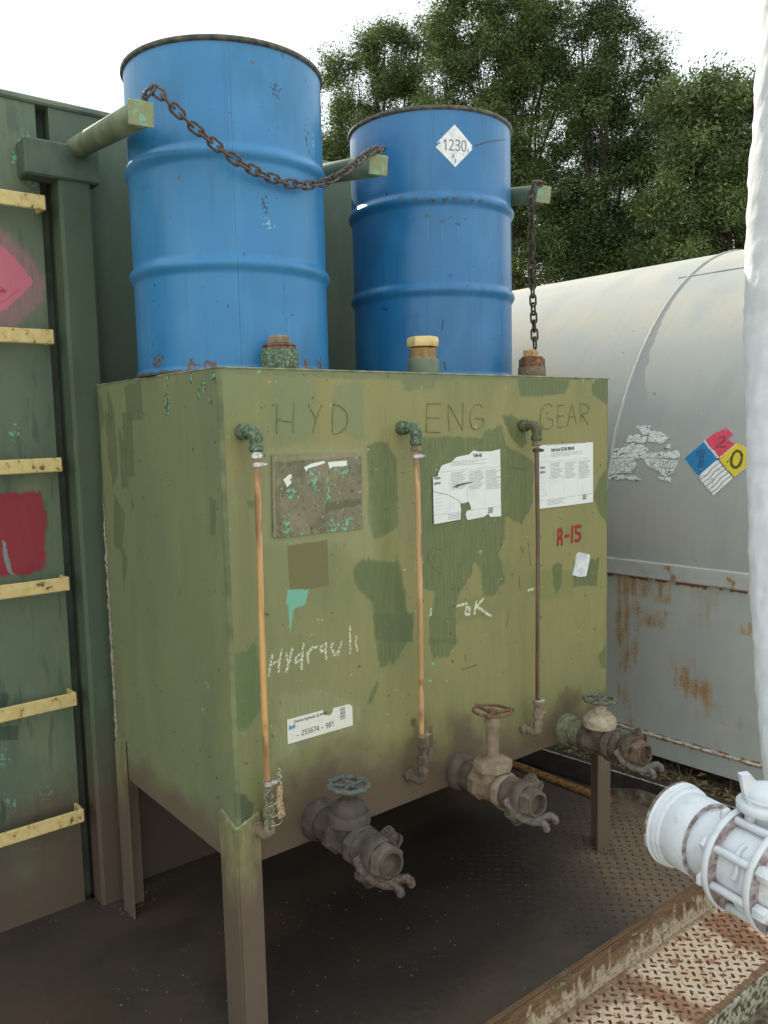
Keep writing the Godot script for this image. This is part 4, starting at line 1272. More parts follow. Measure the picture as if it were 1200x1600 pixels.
	for s in [v2([-0.003, 0.026, 0.038, 0.036, 0.047, 0.113, -0.005, 0.174, -0.028, 0.111]), v2([0.084, 0.012, 0.118, 0.054, 0.14, 0.107, 0.076, 0.129]), v2([0.051, 0.082, 0.13, 0.105, 0.145, 0.285, 0.085, 0.327, 0.06, 0.205]), v2([0.159, 0.125, 0.219, 0.204, 0.212, 0.322, 0.16, 0.328]), v2([0.195, 0.087, 0.274, 0.099, 0.278, 0.281, 0.206, 0.293]), v2([0.093, 0.348, 0.18, 0.404, 0.131, 0.53, 0.068, 0.515]), v2([0.134, 0.509, 0.181, 0.545, 0.131, 0.675]), v2([0.762, 0.324, 0.796, 0.331, 0.788, 0.413, 0.756, 0.424]), v2([0.233, 0.321, 0.255, 0.379, 0.232, 0.4])]:
		p.poly(s, rgb(90, 98, 70), 0.75, 0.008, 0.4)
	for s in [[Vector2(0.531, 0.077), 0.03], [Vector2(0.757, 0.038), 0.018], [Vector2(0.81, 0.023), 0.02], [Vector2(0.728, 0.06), 0.016], [Vector2(0.685, 0.015), 0.016], [Vector2(0.539, 0.006), 0.02], [Vector2(0.792, 0.078), 0.012]]:
		p.chips(s[0], Vector2(s[1] * 0.9, s[1] * 1.2), rgb(52, 66, 50), 0.0, 70.0)
		p.chips(s[0], Vector2(s[1] * 0.8, s[1] * 1.1), TEAL, 0.06, 60.0)
	p.specks(rgb(70, 74, 54), 420.0, 0.0012, 0.004, 0.75, 7)
	p.chips(Vector2(0.698, 0.839), Vector2(0.012, 0.014), TEAL, 0.0, 90.0)
	p.chips(Vector2(0.663, 0.915), Vector2(0.012, 0.014), TEAL, 0.05, 90.0)
	for y in p.h:
		for x in p.w:
			var s := Vector2(x / p.k, y / p.k)
			var a := smoothstep(1.17, 1.28, s.y + p.n.get_noise_2d(s.x * 5.0, s.y * 5.0) * 0.05)
			a = maxf(a, 0.5 * smoothstep(0.02, 0.0, s.x))
			if a > 0.01:
				p.buf[y * p.w + x] = p.buf[y * p.w + x].lerp(GRIME.lightened(0.08), a * 0.85)
	st = begin()
	quad(st, Vector3(0, T - 0.004, -D), Vector3(0, T - 0.004, -0.012), Vector3(0, B, -0.012), Vector3(0, B, -D), Vector3.LEFT)
	obj("side_sheet", st, bumped(p.material(0.6), 0.035), t)
	# rounded corners, other sheets
	st = begin()
	for cn in [[0.012, -0.012, PI, PI / 2], [W - 0.012, -0.012, PI / 2, 0.0]]:
		st = begin()
		for k in 6:
			var a0: float = lerpf(cn[2], cn[3], k / 6.0)
			var a1: float = lerpf(cn[2], cn[3], (k + 1) / 6.0)
			var n0 := Vector3(cos(a0), 0, sin(a0))
			var n1 := Vector3(cos(a1), 0, sin(a1))
			var c0 := Vector3(cn[0], B, cn[1])
			var up := Vector3.UP * (T - 0.004 - B)
			tri(st, c0 + n0 * 0.012, c0 + n1 * 0.012, c0 + n1 * 0.012 + up, n0, n1, n1)
			tri(st, c0 + n0 * 0.012, c0 + n1 * 0.012 + up, c0 + n0 * 0.012 + up, n0, n1, n0)
		obj("folded_corner", st, mottled([rgb(96, 104, 76), rgb(112, 118, 84), rgb(126, 130, 92)], [0.3, 0.5, 0.75], 0.015, 0.85, 0.04, 114), t)
	st = begin()
	quad(st, Vector3(W, T - 0.004, -D), Vector3(W, T - 0.004, -0.012), Vector3(W, B, -0.012), Vector3(W, B, -D), Vector3.RIGHT)
	obj("side_sheet", st, m_green, t)
	st = begin()
	quad(st, Vector3(0, T - 0.004, -D), Vector3(W, T - 0.004, -D), Vector3(W, B, -D), Vector3(0, B, -D), Vector3.FORWARD)
	obj("back_sheet", st, m_green, t)
	st = begin()
	cuboid(st, Vector3(0.001, B - 0.004, -D + 0.001), Vector3(W - 0.001, B, -0.001), 0.0)
	obj("bottom_sheet", st, m_grimy, t)
	st = begin()
	cuboid(st, Vector3(-0.002, T - 0.005, -D - 0.002), Vector3(W + 0.002, T, 0.003), 0.002)
	obj("top_sheet", st, mottled([rgb(96, 106, 78), rgb(128, 132, 98), rgb(176, 170, 140)], [0.3, 0.5, 0.8], 0.03, 0.7, 0.05, 112), t)
	# rough light weld along the rear left edge
	st = begin()
	var ps := []
	var rr := []
	for i in 90:
		ps.append(Vector3(-0.002 + rng.randf_range(-0.0015, 0.0015), lerpf(B + 0.03, T - 0.3, i / 89.0), -D + 0.002))
		rr.append(rng.randf_range(0.003, 0.008) * smoothstep(0.0, 0.3, 1.02 - i / 89.0))
	tube(st, ps, rr, 6)
	obj("weld_seam", st, mottled([rgb(120, 112, 96), rgb(150, 140, 122), rgb(166, 158, 142)], [0.3, 0.5, 0.75], 0.05, 0.9, 0.0, 113, 0.0, 3.0), t)
	# angle legs that wrap the corners; the front ones reach up over the sheets
	for lg in [[-0.004, 0.004, 1, -1], [W + 0.004, 0.004, -1, -1], [-0.004, -D - 0.004, 1, 1], [W + 0.004, -D - 0.004, -1, 1]]:
		st = begin()
		var up: float = 0.60 if lg[0] < 1.0 else 0.50
		var x0: float = lg[0]
		var z0: float = lg[1]
		var sx: float = lg[2]
		var sz: float = lg[3]
		var ht := 0.006
		var wl := 0.086
		var wx := 0.066 if lg[0] < 1.0 else 0.076
		# two flanges; tops cut at an angle
		var fl := v2([0, 0.001, wl, 0.001, wl, up + 0.025, wl * 0.3, up + 0.006, 0, up])
		if up < 0.55:
			fl = v2([0, 0.001, wl, 0.001, wl, up - 0.004, 0, up - 0.004])
		var narrow := fl.duplicate()
		for i in narrow.size():
			narrow[i].x *= wx / wl
		prism(st, narrow, 0.0, ht, Transform3D(Basis(Vector3(sx, 0, 0), Vector3.UP, Vector3(0, 0, -sz)), Vector3(x0, 0, z0 + (0.0 if sz < 0 else 0.0))))
		prism(st, fl, 0.0, ht, Transform3D(Basis(Vector3(0, 0, sz), Vector3.UP, Vector3(-sx, 0, 0)), Vector3(x0, 0, z0)))
		var leg := obj("leg", st, leg_material(lg[0] < 1.0), t)
		if up > 0.55:
			st = begin()
			var ps2 := []
			var rr2 := []
			for i in 26:
				var f := i / 12.5 - 1.0
				var ax := absf(f) * (wx if f > 0 else wl)
				var ay := up + 0.001 + (0.006 * absf(f) / 0.3 if absf(f) < 0.3 else 0.006 + 0.019 * (absf(f) - 0.3) / 0.7)
				ps2.append(Vector3(x0 + (sx * ax if f > 0 else sx * 0.002), ay + rng.randf_range(-0.001, 0.001), z0 + (sz * 0.002 if f > 0 else sz * ax)))
				rr2.append(rng.randf_range(0.0022, 0.0042))
			tube(st, ps2, rr2, 6)
			obj("weld_bead", st, mottled([rgb(120, 124, 88), rgb(146, 148, 110), rgb(160, 160, 126)], [0.3, 0.5, 0.75], 0.03, 0.8, 0.0, 115, 0.0, 3.0), leg)
	tank_fittings(t)

# old paint that has gone under dirt towards the floor: a sheet of dirt with its own ragged upper limit, wrapped round the leg by height
func leg_material(green_top: bool) -> StandardMaterial3D:
	var p := Paint.new(0.1, 0.66, 500, rgb(136, 132, 90) if green_top else rgb(110, 92, 74), 121)
	p.mottle(rgb(112, 114, 78) if green_top else rgb(90, 74, 60), 12.0, 5.0, -0.1, 0.5, 0.7)
	p.mottle(rgb(160, 150, 116), 40.0, 8.0, 0.15, 0.5, 0.5, 15.0)
	for y in p.h:
		for x in p.w:
			var s := Vector2(x / p.k, y / p.k)
			var a := smoothstep(0.06, 0.34, s.y + p.n.get_noise_2d(s.x * 16.0, s.y * 7.0) * 0.09 + s.x * 0.9)
			p.buf[y * p.w + x] = p.buf[y * p.w + x].lerp(GRIME.lightened(0.06), a * 0.95)
	p.specks(rgb(70, 58, 48), 900.0, 0.001, 0.003, 0.6, 10)
	return bumped(p.material(0.75), 0.06)

func tank_fittings(t: Node3D) -> void:
	var st: SurfaceTool
	# weld-bead letters over each compartment
	var weld := mottled([rgb(98, 102, 64), rgb(114, 114, 70), rgb(130, 126, 78)], [0.3, 0.5, 0.75], 0.03, 0.6, 0.0, 131, 0.0, 2.0)
	var words := [
		["letter_h", [v2([0.169, 1.703, 0.166, 1.665, 0.165, 1.625]), v2([0.222, 1.704, 0.217, 1.665, 0.216, 1.628]), v2([0.168, 1.663, 0.194, 1.657, 0.218, 1.657])]],
		["letter_y", [v2([0.265, 1.703, 0.276, 1.684, 0.288, 1.659]), v2([0.309, 1.7, 0.29, 1.664, 0.277, 1.624])]],
		["letter_d", [v2([0.346, 1.703, 0.342, 1.663, 0.342, 1.623]), v2([0.348, 1.702, 0.369, 1.697, 0.388, 1.683, 0.395, 1.66, 0.386, 1.638, 0.367, 1.624, 0.345, 1.619])]],
		["letter_e", [v2([0.746, 1.703, 0.692, 1.703, 0.689, 1.659, 0.688, 1.619, 0.744, 1.616]), v2([0.691, 1.661, 0.741, 1.66])]],
		["letter_n", [v2([0.782, 1.621, 0.778, 1.664, 0.78, 1.702, 0.81, 1.661, 0.838, 1.62, 0.84, 1.663, 0.842, 1.705])]],
		["letter_g", [v2([0.93, 1.692, 0.914, 1.701, 0.893, 1.699, 0.875, 1.68, 0.87, 1.654, 0.88, 1.626, 0.9, 1.62, 0.925, 1.631, 0.932, 1.654, 0.894, 1.657])]],
		["letter_g", [v2([1.269, 1.693, 1.252, 1.702, 1.228, 1.7, 1.21, 1.678, 1.205, 1.641, 1.221, 1.619, 1.252, 1.617, 1.271, 1.626, 1.271, 1.649, 1.242, 1.653])]],
		["letter_e", [v2([1.337, 1.699, 1.3, 1.696, 1.296, 1.658, 1.298, 1.621, 1.337, 1.624]), v2([1.298, 1.66, 1.329, 1.661])]],
		["letter_a", [v2([1.349, 1.623, 1.361, 1.664, 1.373, 1.702, 1.387, 1.667, 1.399, 1.632]), v2([1.357, 1.655, 1.391, 1.659])]],
		["letter_r", [v2([1.424, 1.637, 1.422, 1.67, 1.422, 1.703, 1.452, 1.701, 1.469, 1.686, 1.459, 1.67, 1.426, 1.666, 1.444, 1.65, 1.463, 1.628])]]]
	for wd in words:
		st = begin()
		for line in wd[1]:
			var ps := []
			var rr := []
			for i in line.size() - 1:
				var n := maxi(2, int(line[i].distance_to(line[i + 1]) / 0.006))
				for k in n:
					var q: Vector2 = line[i].lerp(line[i + 1], float(k) / n)
					ps.append(Vector3(q.x, q.y, front_z(q.x, q.y) + 0.0002 + rng.randf_range(-0.0004, 0.0006)))
					rr.append(rng.randf_range(0.0015, 0.0027))
			var e: Vector2 = line[line.size() - 1]
			ps.append(Vector3(e.x, e.y, front_z(e.x, e.y)))
			rr.append(0.0022)
			tube(st, ps, rr, 6)
		obj(wd[0], st, weld, t)
	# patch plate, scraped and flaked, with scraps of an old label
	var pl := v2([0.139, 1.356, 0.146, 1.569, 0.437, 1.566, 0.435, 1.349, 0.287, 1.352, 0.162, 1.352])
	var lo := pl[0]
	var hi := pl[0]
	for q in pl:
		lo = lo.min(q)
		hi = hi.max(q)
	var p := Paint.new(hi.x - lo.x, hi.y - lo.y, 900, rgb(122, 118, 92), 141)
	p.mottle(rgb(102, 102, 76), 6.0, 6.0, -0.1, 0.4, 0.8)
	p.mottle(rgb(140, 128, 104), 5.0, 7.0, 0.1, 0.5, 0.7, 9.0)
	p.mottle(rgb(152, 144, 118), 30.0, 24.0, 0.25, 0.55, 0.45, 19.0)
	p.mottle(rgb(72, 74, 54), 50.0, 40.0, 0.3, 0.5, 0.6, 39.0)
	p.poly(v2([0.17, 0.135, 0.29, 0.13, 0.29, 0.15, 0.17, 0.16]), rgb(86, 94, 66), 0.8, 0.004, 0.3)
	for s in [[0.045, 0.2, 0.02, 0.05], [0.1, 0.225, 0.04, 0.02], [0.135, 0.07, 0.022, 0.045], [0.18, 0.1, 0.012, 0.045], [0.19, 0.205, 0.025, 0.03], [0.24, 0.2, 0.03, 0.03], [0.23, 0.05, 0.03, 0.02], [0.06, 0.1, 0.03, 0.02]]:
		p.chips(Vector2(s[0], s[1]), Vector2(s[2], s[3]), TEAL, 0.08, 70.0)
	p.poly(v2([0, 0, 0.4, 0, 0.4, 0.012, 0, 0.016]), rgb(156, 148, 118), 0.6, 0.004, 0.3)
	p.poly(v2([0, 0, 0.012, 0, 0.01, 0.4, 0, 0.4]), rgb(150, 144, 116), 0.6, 0.004, 0.3)
	p.specks(rgb(190, 186, 166), 1500.0, 0.0008, 0.003, 0.7, 12)
	st = begin()
	prism(st, pl, -0.006, 0.0028)
	var patch := obj("patch_plate", st, bumped(p.material(0.75), 0.08), t)
	for s in [v2([0.242, 1.534, 0.267, 1.543, 0.309, 1.548, 0.31, 1.542, 0.29, 1.537, 0.255, 1.53, 0.249, 1.522]), v2([0.321, 1.544, 0.385, 1.546, 0.384, 1.531, 0.338, 1.531, 0.325, 1.526]), v2([0.176, 1.504, 0.194, 1.517, 0.202, 1.517, 0.201, 1.507, 0.195, 1.504, 0.201, 1.495, 0.187, 1.484, 0.182, 1.494])]:
		st = begin()
		prism(st, s, 0.0029, 0.0042)
		obj("paper_scrap", st, m_paper, patch)
	# data sheets and stickers
	var sheet1 := v2([0.709, 1.481, 0.728, 1.482, 0.733, 1.496, 0.746, 1.515, 0.786, 1.523, 0.809, 1.538, 0.864, 1.544, 0.885, 1.556, 0.905, 1.551, 0.963, 1.55, 1.005, 1.556, 1.007, 1.336, 0.955, 1.338, 0.947, 1.35, 0.926, 1.341, 0.853, 1.337, 0.845, 1.353, 0.849, 1.366, 0.871, 1.37, 0.86, 1.395, 0.839, 1.392, 0.822, 1.392, 0.825, 1.369, 0.822, 1.342, 0.71, 1.337, 0.709, 1.423])
	data_sheet(t, "data_sheet", sheet1, 151, false, "torn white data sheet with a hole in it")
	var sheet2 := v2([1.197, 1.562, 1.346, 1.563, 1.492, 1.564, 1.493, 1.346, 1.336, 1.345, 1.199, 1.345])
	data_sheet(t, "data_sheet", sheet2, 152, true, "whole white data sheet behind the dark gauge tube")
	# hydraulic oil label
	var lab := v2([0.162, 0.855, 0.279, 0.854, 0.283, 0.839, 0.302, 0.833, 0.312, 0.839, 0.314, 0.851, 0.37, 0.85, 0.381, 0.842, 0.381, 0.785, 0.161, 0.787])
	p = Paint.new(0.26, 0.15, 900, rgb(224, 222, 208), 161)
	p.mottle(rgb(200, 196, 180), 20.0, 20.0, 0.1, 0.6, 0.4)
	st = begin()
	prism(st, lab, 0.0005, 0.002)
	var lb := obj("oil_label", st, p.material(0.7), t, "white oil label with a number, bar code and torn top edge")
	var l0 := Vector3(0.253, 0.813, 0.002)
	var lx := (Vector3(0.378, 0.786, 0.002) - Vector3(0.161, 0.787, 0.002)).normalized()
	var lf := Transform3D(Basis(lx, Vector3.BACK.cross(lx), Vector3.BACK), l0)
	letters("lettering", "255674", 0.0155, 0.0006, m_ink, lb, lf * Transform3D(Basis(), Vector3(-0.018, -0.006, 0.0004)), false, "Droid Sans", 0.85)
	letters("lettering", "981", 0.0155, 0.0006, m_ink, lb, lf * Transform3D(Basis(), Vector3(0.048, -0.006, 0.0004)), false, "Droid Sans", 0.85)
	letters("lettering", "-", 0.0175, 0.0006, m_ink, lb, lf * Transform3D(Basis(), Vector3(0.021, -0.006, 0.0004)))
	letters("lettering", "-", 0.0175, 0.0006, m_ink, lb, lf * Transform3D(Basis(), Vector3(-0.06, -0.008, 0.0004)))
	letters("lettering", "Chevron Hydraulic Oil AW 68", 0.0078, 0.0006, m_ink, lb, lf * Transform3D(Basis(), Vector3(-0.016, 0.031, 0.0004)), false, "Droid Sans", 0.8)
	st = begin()
	for i in 11:
		var w := [0.0006, 0.001, 0.0016][(i * 7) % 3] as float
		box(st, lf * Transform3D(Basis(), Vector3(0.093, 0.034 - i * 0.0034, 0.0003)), Vector3(0.018, w, 0.0008))
	obj("bar_code", st, m_ink, lb)
	st = begin()
	prism(st, v2([-0.075, 0.012, -0.055, 0.014, -0.054, 0.026, -0.066, 0.021, -0.074, 0.026]), 0.0, 0.0006, lf * Transform3D(Basis(), Vector3(-0.012, 0.0, 0.0003)))
	obj("blue_mark", st, mat(rgb(90, 150, 190), 0.7), lb)
	# white smear of paint or tape at the right
	st = begin()
	prism(st, v2([1.397, 1.162, 1.412, 1.171, 1.475, 1.155, 1.472, 1.13, 1.454, 1.078, 1.418, 1.079, 1.378, 1.091, 1.392, 1.133]), -0.003, 0.0025)
	obj("white_tape", st, mottled([rgb(200, 206, 208), rgb(216, 221, 222), rgb(224, 228, 228)], [0.3, 0.5, 0.75], 0.01, 0.6, 0.2, 171, 0.0, 4.0), t)
	# filler necks on top
	var y0 := T
	filler(t, Vector3(0.227, y0, -0.075), 0)
	filler(t, Vector3(0.746, y0, -0.075), 1)
	filler(t, Vector3(1.251, y0, -0.075), 2)
	# sight gauges
	gauge(t, 0.070, 1.632, 0.588, 0)
	gauge(t, 0.599, 1.632, 0.578, 1)
	gauge(t, 1.126, 1.630, 0.592, 2)
	# drain valves
	drain(t, Vector3(0.254, 0.545, 0), 0)
	drain(t, Vector3(0.803, 0.527, 0), 1)
	drain(t, Vector3(1.339, 0.530, 0), 2)

func data_sheet(t: Node3D, called: String, poly: PackedVector2Array, seed_: int, whole: bool, label: String) -> void:
	var lo := poly[0]
	var hi := poly[0]
	for q in poly:
		lo = lo.min(q)
		hi = hi.max(q)
	var w := hi.x - lo.x
	var h := hi.y - lo.y
	var p := Paint.new(w, h, 1000, rgb(224, 227, 222), seed_)
	p.mottle(rgb(208, 212, 206), 9.0, 9.0, 0.0, 0.6, 0.4)
	var ink := rgb(128, 132, 136)
	var r := RandomNumberGenerator.new()
	r.seed = seed_
	var sk := -0.02
	var x0 := 0.2 if whole else 0.25
	# title rule, three columns of fine print, rules between them, footer
	for c in 3:
		var cx := w * (x0 + c * 0.26)
		var rows: int = [12, 13, 14][c]
		for i in rows:
			var y := h * (0.30 + i * 0.021)
			p.stroke(v2([cx, y, cx + w * r.randf_range(0.14, 0.225), y + sk * 0.06]), 0.0022, ink, 0.6, 0.35)
		p.stroke(v2([cx - w * 0.025, h * 0.3, cx - w * 0.02, h * 0.8]), 0.0012, rgb(176, 178, 180), 0.8)
	for i in 4:
		p.stroke(v2([w * x0, h * (0.14 + 0.018 * i), w * r.randf_range(0.55, 0.8), h * (0.135 + 0.018 * i)]), 0.0018, ink, 0.55, 0.35)
	p.stroke(v2([0, h * 0.275, w, h * 0.255]), 0.0014, rgb(170, 172, 176), 0.8)
	p.stroke(v2([0, h * 0.87, w, h * 0.845]), 0.0014, rgb(170, 172, 176), 0.8)
	for i in 4:
		p.stroke(v2([w * (0.14 if whole else 0.2), h * (0.885 + 0.021 * i), w * r.randf_range(0.38, 0.5), h * (0.88 + 0.021 * i)]), 0.002, ink, 0.6, 0.3)
	for i in 3:
		p.stroke(v2([w * 0.8, h * (0.86 + 0.03 * i), w * 0.86, h * (0.858 + 0.03 * i)]), 0.006, rgb(110, 112, 116), 0.75, 0.3)
	for i in 2:
		p.stroke(v2([w * 0.02, h * (0.36 + 0.07 * i), w * 0.09, h * (0.358 + 0.07 * i)]), 0.007, rgb(96, 98, 102), 0.75, 0.2)
	for i in 5:
		p.stroke(v2([w * 0.03, h * (0.6 + 0.05 * i), w * r.randf_range(0.08, 0.16), h * (0.59 + 0.05 * i)]), 0.0016, rgb(168, 170, 176), 0.7, 0.2)
	if not whole:
		var cx := w * 0.35
		p.stroke(v2([0.0, h * 0.54, w * 0.2, h * 0.6, w * 0.36, h * 0.7, w * 0.4, h * 0.76]), 0.0018, rgb(110, 112, 108), 0.9)
		p.poly(v2([w * 0.27, h * 0.5, w * 0.34, h * 0.465, w * 0.58, h * 0.445, w * 0.5, h * 0.475, w * 0.36, h * 0.495, w * 0.34, h * 0.515]), rgb(84, 86, 70), 1.0, 0.002, 0.1)
	else:
		p.stroke(v2([w * 0.12, h * 0.02, w * 0.85, 0.0]), 0.002, ink, 0.6, 0.4)
	var st := begin()
	prism(st, poly, 0.0006, 0.0022)
	var o := obj(called, st, p.material(0.7), t, label)
	var xf := Transform3D(Basis(Vector3.BACK, 0.02), Vector3(lo.x + w * 0.42, hi.y - h * 0.088, 0.0026))
	if whole:
		letters("lettering", "Delo Gear ESI SAE 80W-90", 0.012, 0.0006, m_ink, o, xf, true, "Droid Sans", 0.62)
	else:
		letters("lettering", "15W-40", 0.012, 0.0006, m_ink, o, Transform3D(Basis(), Vector3(lo.x + w * 0.64, hi.y - h * 0.075, 0.0026)), true, "Droid Sans", 0.7)

func filler(t: Node3D, at: Vector3, kind: int) -> void:
	var f := node("filler_neck", t)
	var xf := Transform3D(Basis(), at)
	var st := begin()
	match kind:
		0:
			lathe(st, v2([0.05, -0.002, 0.051, 0.004, 0.0505, 0.052, 0.047, 0.056, 0, 0.056]), 28, xf)
			obj("neck", st, m_verdigris, f)
			st = begin()
			lathe(st, v2([0.046, 0.055, 0.046, 0.06, 0.043, 0.062, 0.046, 0.065, 0.043, 0.068, 0.04, 0.07, 0, 0.07]), 28, xf)
			obj("thread", st, m_rust, f)
			st = begin()
			box(st, xf * Transform3D(Basis(Vector3.UP, 0.2), Vector3(0, 0.081, 0)), Vector3(0.044, 0.024, 0.044), 0.004)
			obj("plug", st, m_dust, f)
		1:
			lathe(st, v2([0.049, -0.002, 0.0495, 0.004, 0.0485, 0.045, 0.046, 0.048, 0, 0.048]), 28, xf)
			obj("neck", st, m_dark_green, f)
			st = begin()
			var prof := PackedVector2Array([Vector2(0.043, 0.047)])
			for i in 6:
				prof.append(Vector2(0.043, 0.049 + i * 0.0055))
				prof.append(Vector2(0.0405, 0.0515 + i * 0.0055))
			prof.append(Vector2(0, 0.084))
			lathe(st, prof, 28, xf)
			obj("thread", st, mottled([rgb(120, 92, 58), rgb(164, 132, 88), rgb(180, 150, 104)], [0.3, 0.5, 0.75], 0.04, 0.7, 0.0, 181, 0.0, 4.0), f)
			st = begin()
			lathe(st, v2([0.046, 0.084, 0.049, 0.087, 0.049, 0.108, 0.045, 0.114, 0, 0.114]), 6, xf * Transform3D(Basis(Vector3.UP, 0.35), Vector3.ZERO))
			obj("cap", st, m_cream, f)
		2:
			lathe(st, v2([0.048, -0.002, 0.048, 0.034, 0.046, 0.036, 0, 0.036]), 28, xf)
			obj("neck", st, mottled([rgb(92, 86, 62), rgb(104, 84, 64), rgb(140, 128, 108)], [0.35, 0.5, 0.75], 0.04, 0.8, 0.1, 182, 0.0, 3.0), f)
			st = begin()
			lathe(st, v2([0.045, 0.036, 0.045, 0.062, 0.042, 0.064, 0.037, 0.064, 0.037, 0.07, 0, 0.07]), 28, xf)
			obj("thread", st, m_rust, f)
			st = begin()
			box(st, xf * Transform3D(Basis(Vector3.UP, 0.25), Vector3(-0.006, 0.082, 0)), Vector3(0.04, 0.026, 0.04), 0.003)
			obj("plug", st, mottled([rgb(140, 104, 64), rgb(190, 150, 100), rgb(206, 170, 120)], [0.3, 0.5, 0.75], 0.04, 0.8, 0.0, 183, 0.0, 4.0), f)

func gauge(t: Node3D, x: float, yt: float, yb: float, kind: int) -> void:
	var g := node("sight_gauge", t, ["amber sight tube at the left", "amber sight tube in the middle", "dark brown sight tube at the right"][kind])
	var z := 0.052
	var upper_x := x - 0.004
	var st := begin()
	# upper elbow out of the sheet and down
	drum_of(st, Vector3(upper_x - 0.006, yt, -0.01), Vector3(upper_x - 0.004, yt, 0.02), 0.0205, 14, 0.004)
	tube(st, [Vector3(upper_x - 0.004, yt, 0.0), Vector3(upper_x - 0.002, yt + 0.001, 0.03), Vector3(x - 0.004, yt - 0.002, 0.046), Vector3(x, yt - 0.018, z + 0.002), Vector3(x, yt - 0.042, z)], [0.0145, 0.0155, 0.0175, 0.0175, 0.0155], 14)
	drum_of(st, Vector3(x, yt - 0.05, z), Vector3(x, yt - 0.034, z), 0.0185, 14, 0.003)
	obj("elbow", st, m_verdigris if kind < 2 else mottled([rgb(64, 76, 56), rgb(84, 88, 62), rgb(116, 104, 74)], [0.3, 0.5, 0.75], 0.04, 0.75, 0.1, 191, 0.0, 4.0), g)
	var clampm: Material = m_silver if kind < 2 else m_iron
	st = begin()
	lathe(st, v2([0.013, 0, 0.0165, 0.002, 0.0165, 0.010, 0.014, 0.013, 0.0145, 0.018, 0, 0.018]), 6 if kind == 1 else 16, Transform3D(Basis(), Vector3(x, yt - 0.068, z)))
	obj("hose_barb", st, m_silver if kind == 0 else m_dust, g)
	var yc := yt - 0.082
	hose_clamp(g, Vector3(x, yc, z), clampm)
	# the tube
	var ybot := yb + 0.135 if kind != 2 else yb + 0.105
	st = begin()
	var ps := []
	for i in 24:
		var f := i / 23.0
		ps.append(Vector3(x + sin(f * 3.1) * 0.003 * [-1.0, 0.6, 0.3][kind] + f * [-0.004, 0.002, 0.0][kind], lerpf(yc + 0.008, ybot - 0.012, f), z + sin(f * 5.0) * 0.002))
	tube(st, ps, [0.0083, 0.0083, 0.0068][kind], 14)
	var tone := [rgb(206, 158, 100), rgb(212, 170, 116), rgb(98, 72, 58)][kind] as Color
	var tp := Paint.new(0.052, 0.95, 400, tone, 192 + kind)
	tp.mottle(tone.darkened(0.22), 10.0, 3.0, -0.1, 0.4, 0.7)
	tp.mottle(tone.darkened(0.42).lerp(rgb(120, 70, 50), 0.3), 8.0, 4.5, 0.15, 0.45, 0.7, 7.0)
	tp.mottle(tone.lightened(0.2), 30.0, 2.0, 0.1, 0.5, 0.4, 17.0)
	if kind < 2:
		tp.poly(v2([-0.01, 0.74 - 0.3 * kind, 0.1, 0.74 - 0.3 * kind, 0.1, 0.96, -0.01, 0.96]), tone.darkened(0.3).lerp(rgb(120, 76, 60), 0.4), 0.55 - 0.3 * kind, 0.01, 0.3, 0.06)
		tp.poly(v2([-0.01, -0.01, 0.1, -0.01, 0.1, 0.03, -0.01, 0.03]), tone.darkened(0.35), 0.6, 0.01, 0.3, 0.05)
	var tm := tp.material(0.28)
	tm.uv1_scale = Vector3(1.0, 1.05, 1.0)
	tm.clearcoat_enabled = true
	tm.clearcoat = 0.4
	tm.clearcoat_roughness = 0.2
	obj("sight_tube", st, tm, g)
	var xb: float = ps[23].x
	# lower cock: nut, body, nipple back to the sheet
	hose_clamp(g, Vector3(xb, ybot, z), m_dust if kind == 1 else m_silver)
	var body: Material = [mottled([rgb(70, 78, 56), rgb(110, 104, 80), rgb(150, 136, 110)], [0.3, 0.5, 0.75], 0.04, 0.75, 0.1, 196, 0.0, 4.0), m_grimy, m_dust][kind]
	st = begin()
	var lo := yb
	lathe(st, v2([0.012, 0.0, 0.0165, 0.003, 0.0165, 0.018, 0.012, 0.021, 0.012, 0.034, 0.0175, 0.037, 0.0175, 0.058, 0.012, 0.061, 0.0115, 0.078, 0.0155, 0.08, 0.0155, 0.094, 0.0115, 0.096, 0.011, ybot - lo - 0.014, 0, ybot - lo - 0.012]), 6, Transform3D(Basis(), Vector3(xb, lo + 0.012, z)))
	obj("cock_body", st, body, g)
	st = begin()
	tube(st, [Vector3(xb, lo + 0.03, z), Vector3(xb, lo + 0.006, z), Vector3(xb - 0.004, lo - 0.006, z - 0.012), Vector3(xb - 0.01, lo - 0.004, 0.02), Vector3(xb - 0.012, lo - 0.002, -0.01)], [0.0145, 0.016, 0.017, 0.0145, 0.0145], 14)
	drum_of(st, Vector3(xb - 0.012, lo - 0.002, -0.01), Vector3(xb - 0.012, lo - 0.002, 0.014), 0.02, 14, 0.004)
	obj("elbow", st, m_dust if kind != 1 else m_grimy, g)
	# lever of the cock
	st = begin()
	if kind == 0:
		box(st, Transform3D(Basis(Vector3.BACK, -0.1), Vector3(xb + 0.026, lo + 0.098, z + 0.012)), Vector3(0.018, 0.05, 0.007), 0.002)
		box(st, Transform3D(Basis(Vector3.BACK, 0.12), Vector3(xb + 0.028, lo + 0.056, z + 0.012)), Vector3(0.022, 0.042, 0.01), 0.003)
		obj("lever", st, mottled([rgb(120, 96, 70), rgb(168, 140, 106), rgb(196, 170, 130)], [0.3, 0.5, 0.75], 0.05, 0.8, 0.1, 197, 0.0, 4.0), g)
		st = begin()
		# twisted tie wire
		var w := []
		for i in 24:
			var a := i * 0.7
			w.append(Vector3(xb + 0.012 + cos(a) * 0.021 + sin(i * 1.7) * 0.002, lo + 0.088 - i * 0.003 + sin(i * 0.9) * 0.004, z + sin(a) * 0.022))
		tube(st, w, 0.0012, 5)
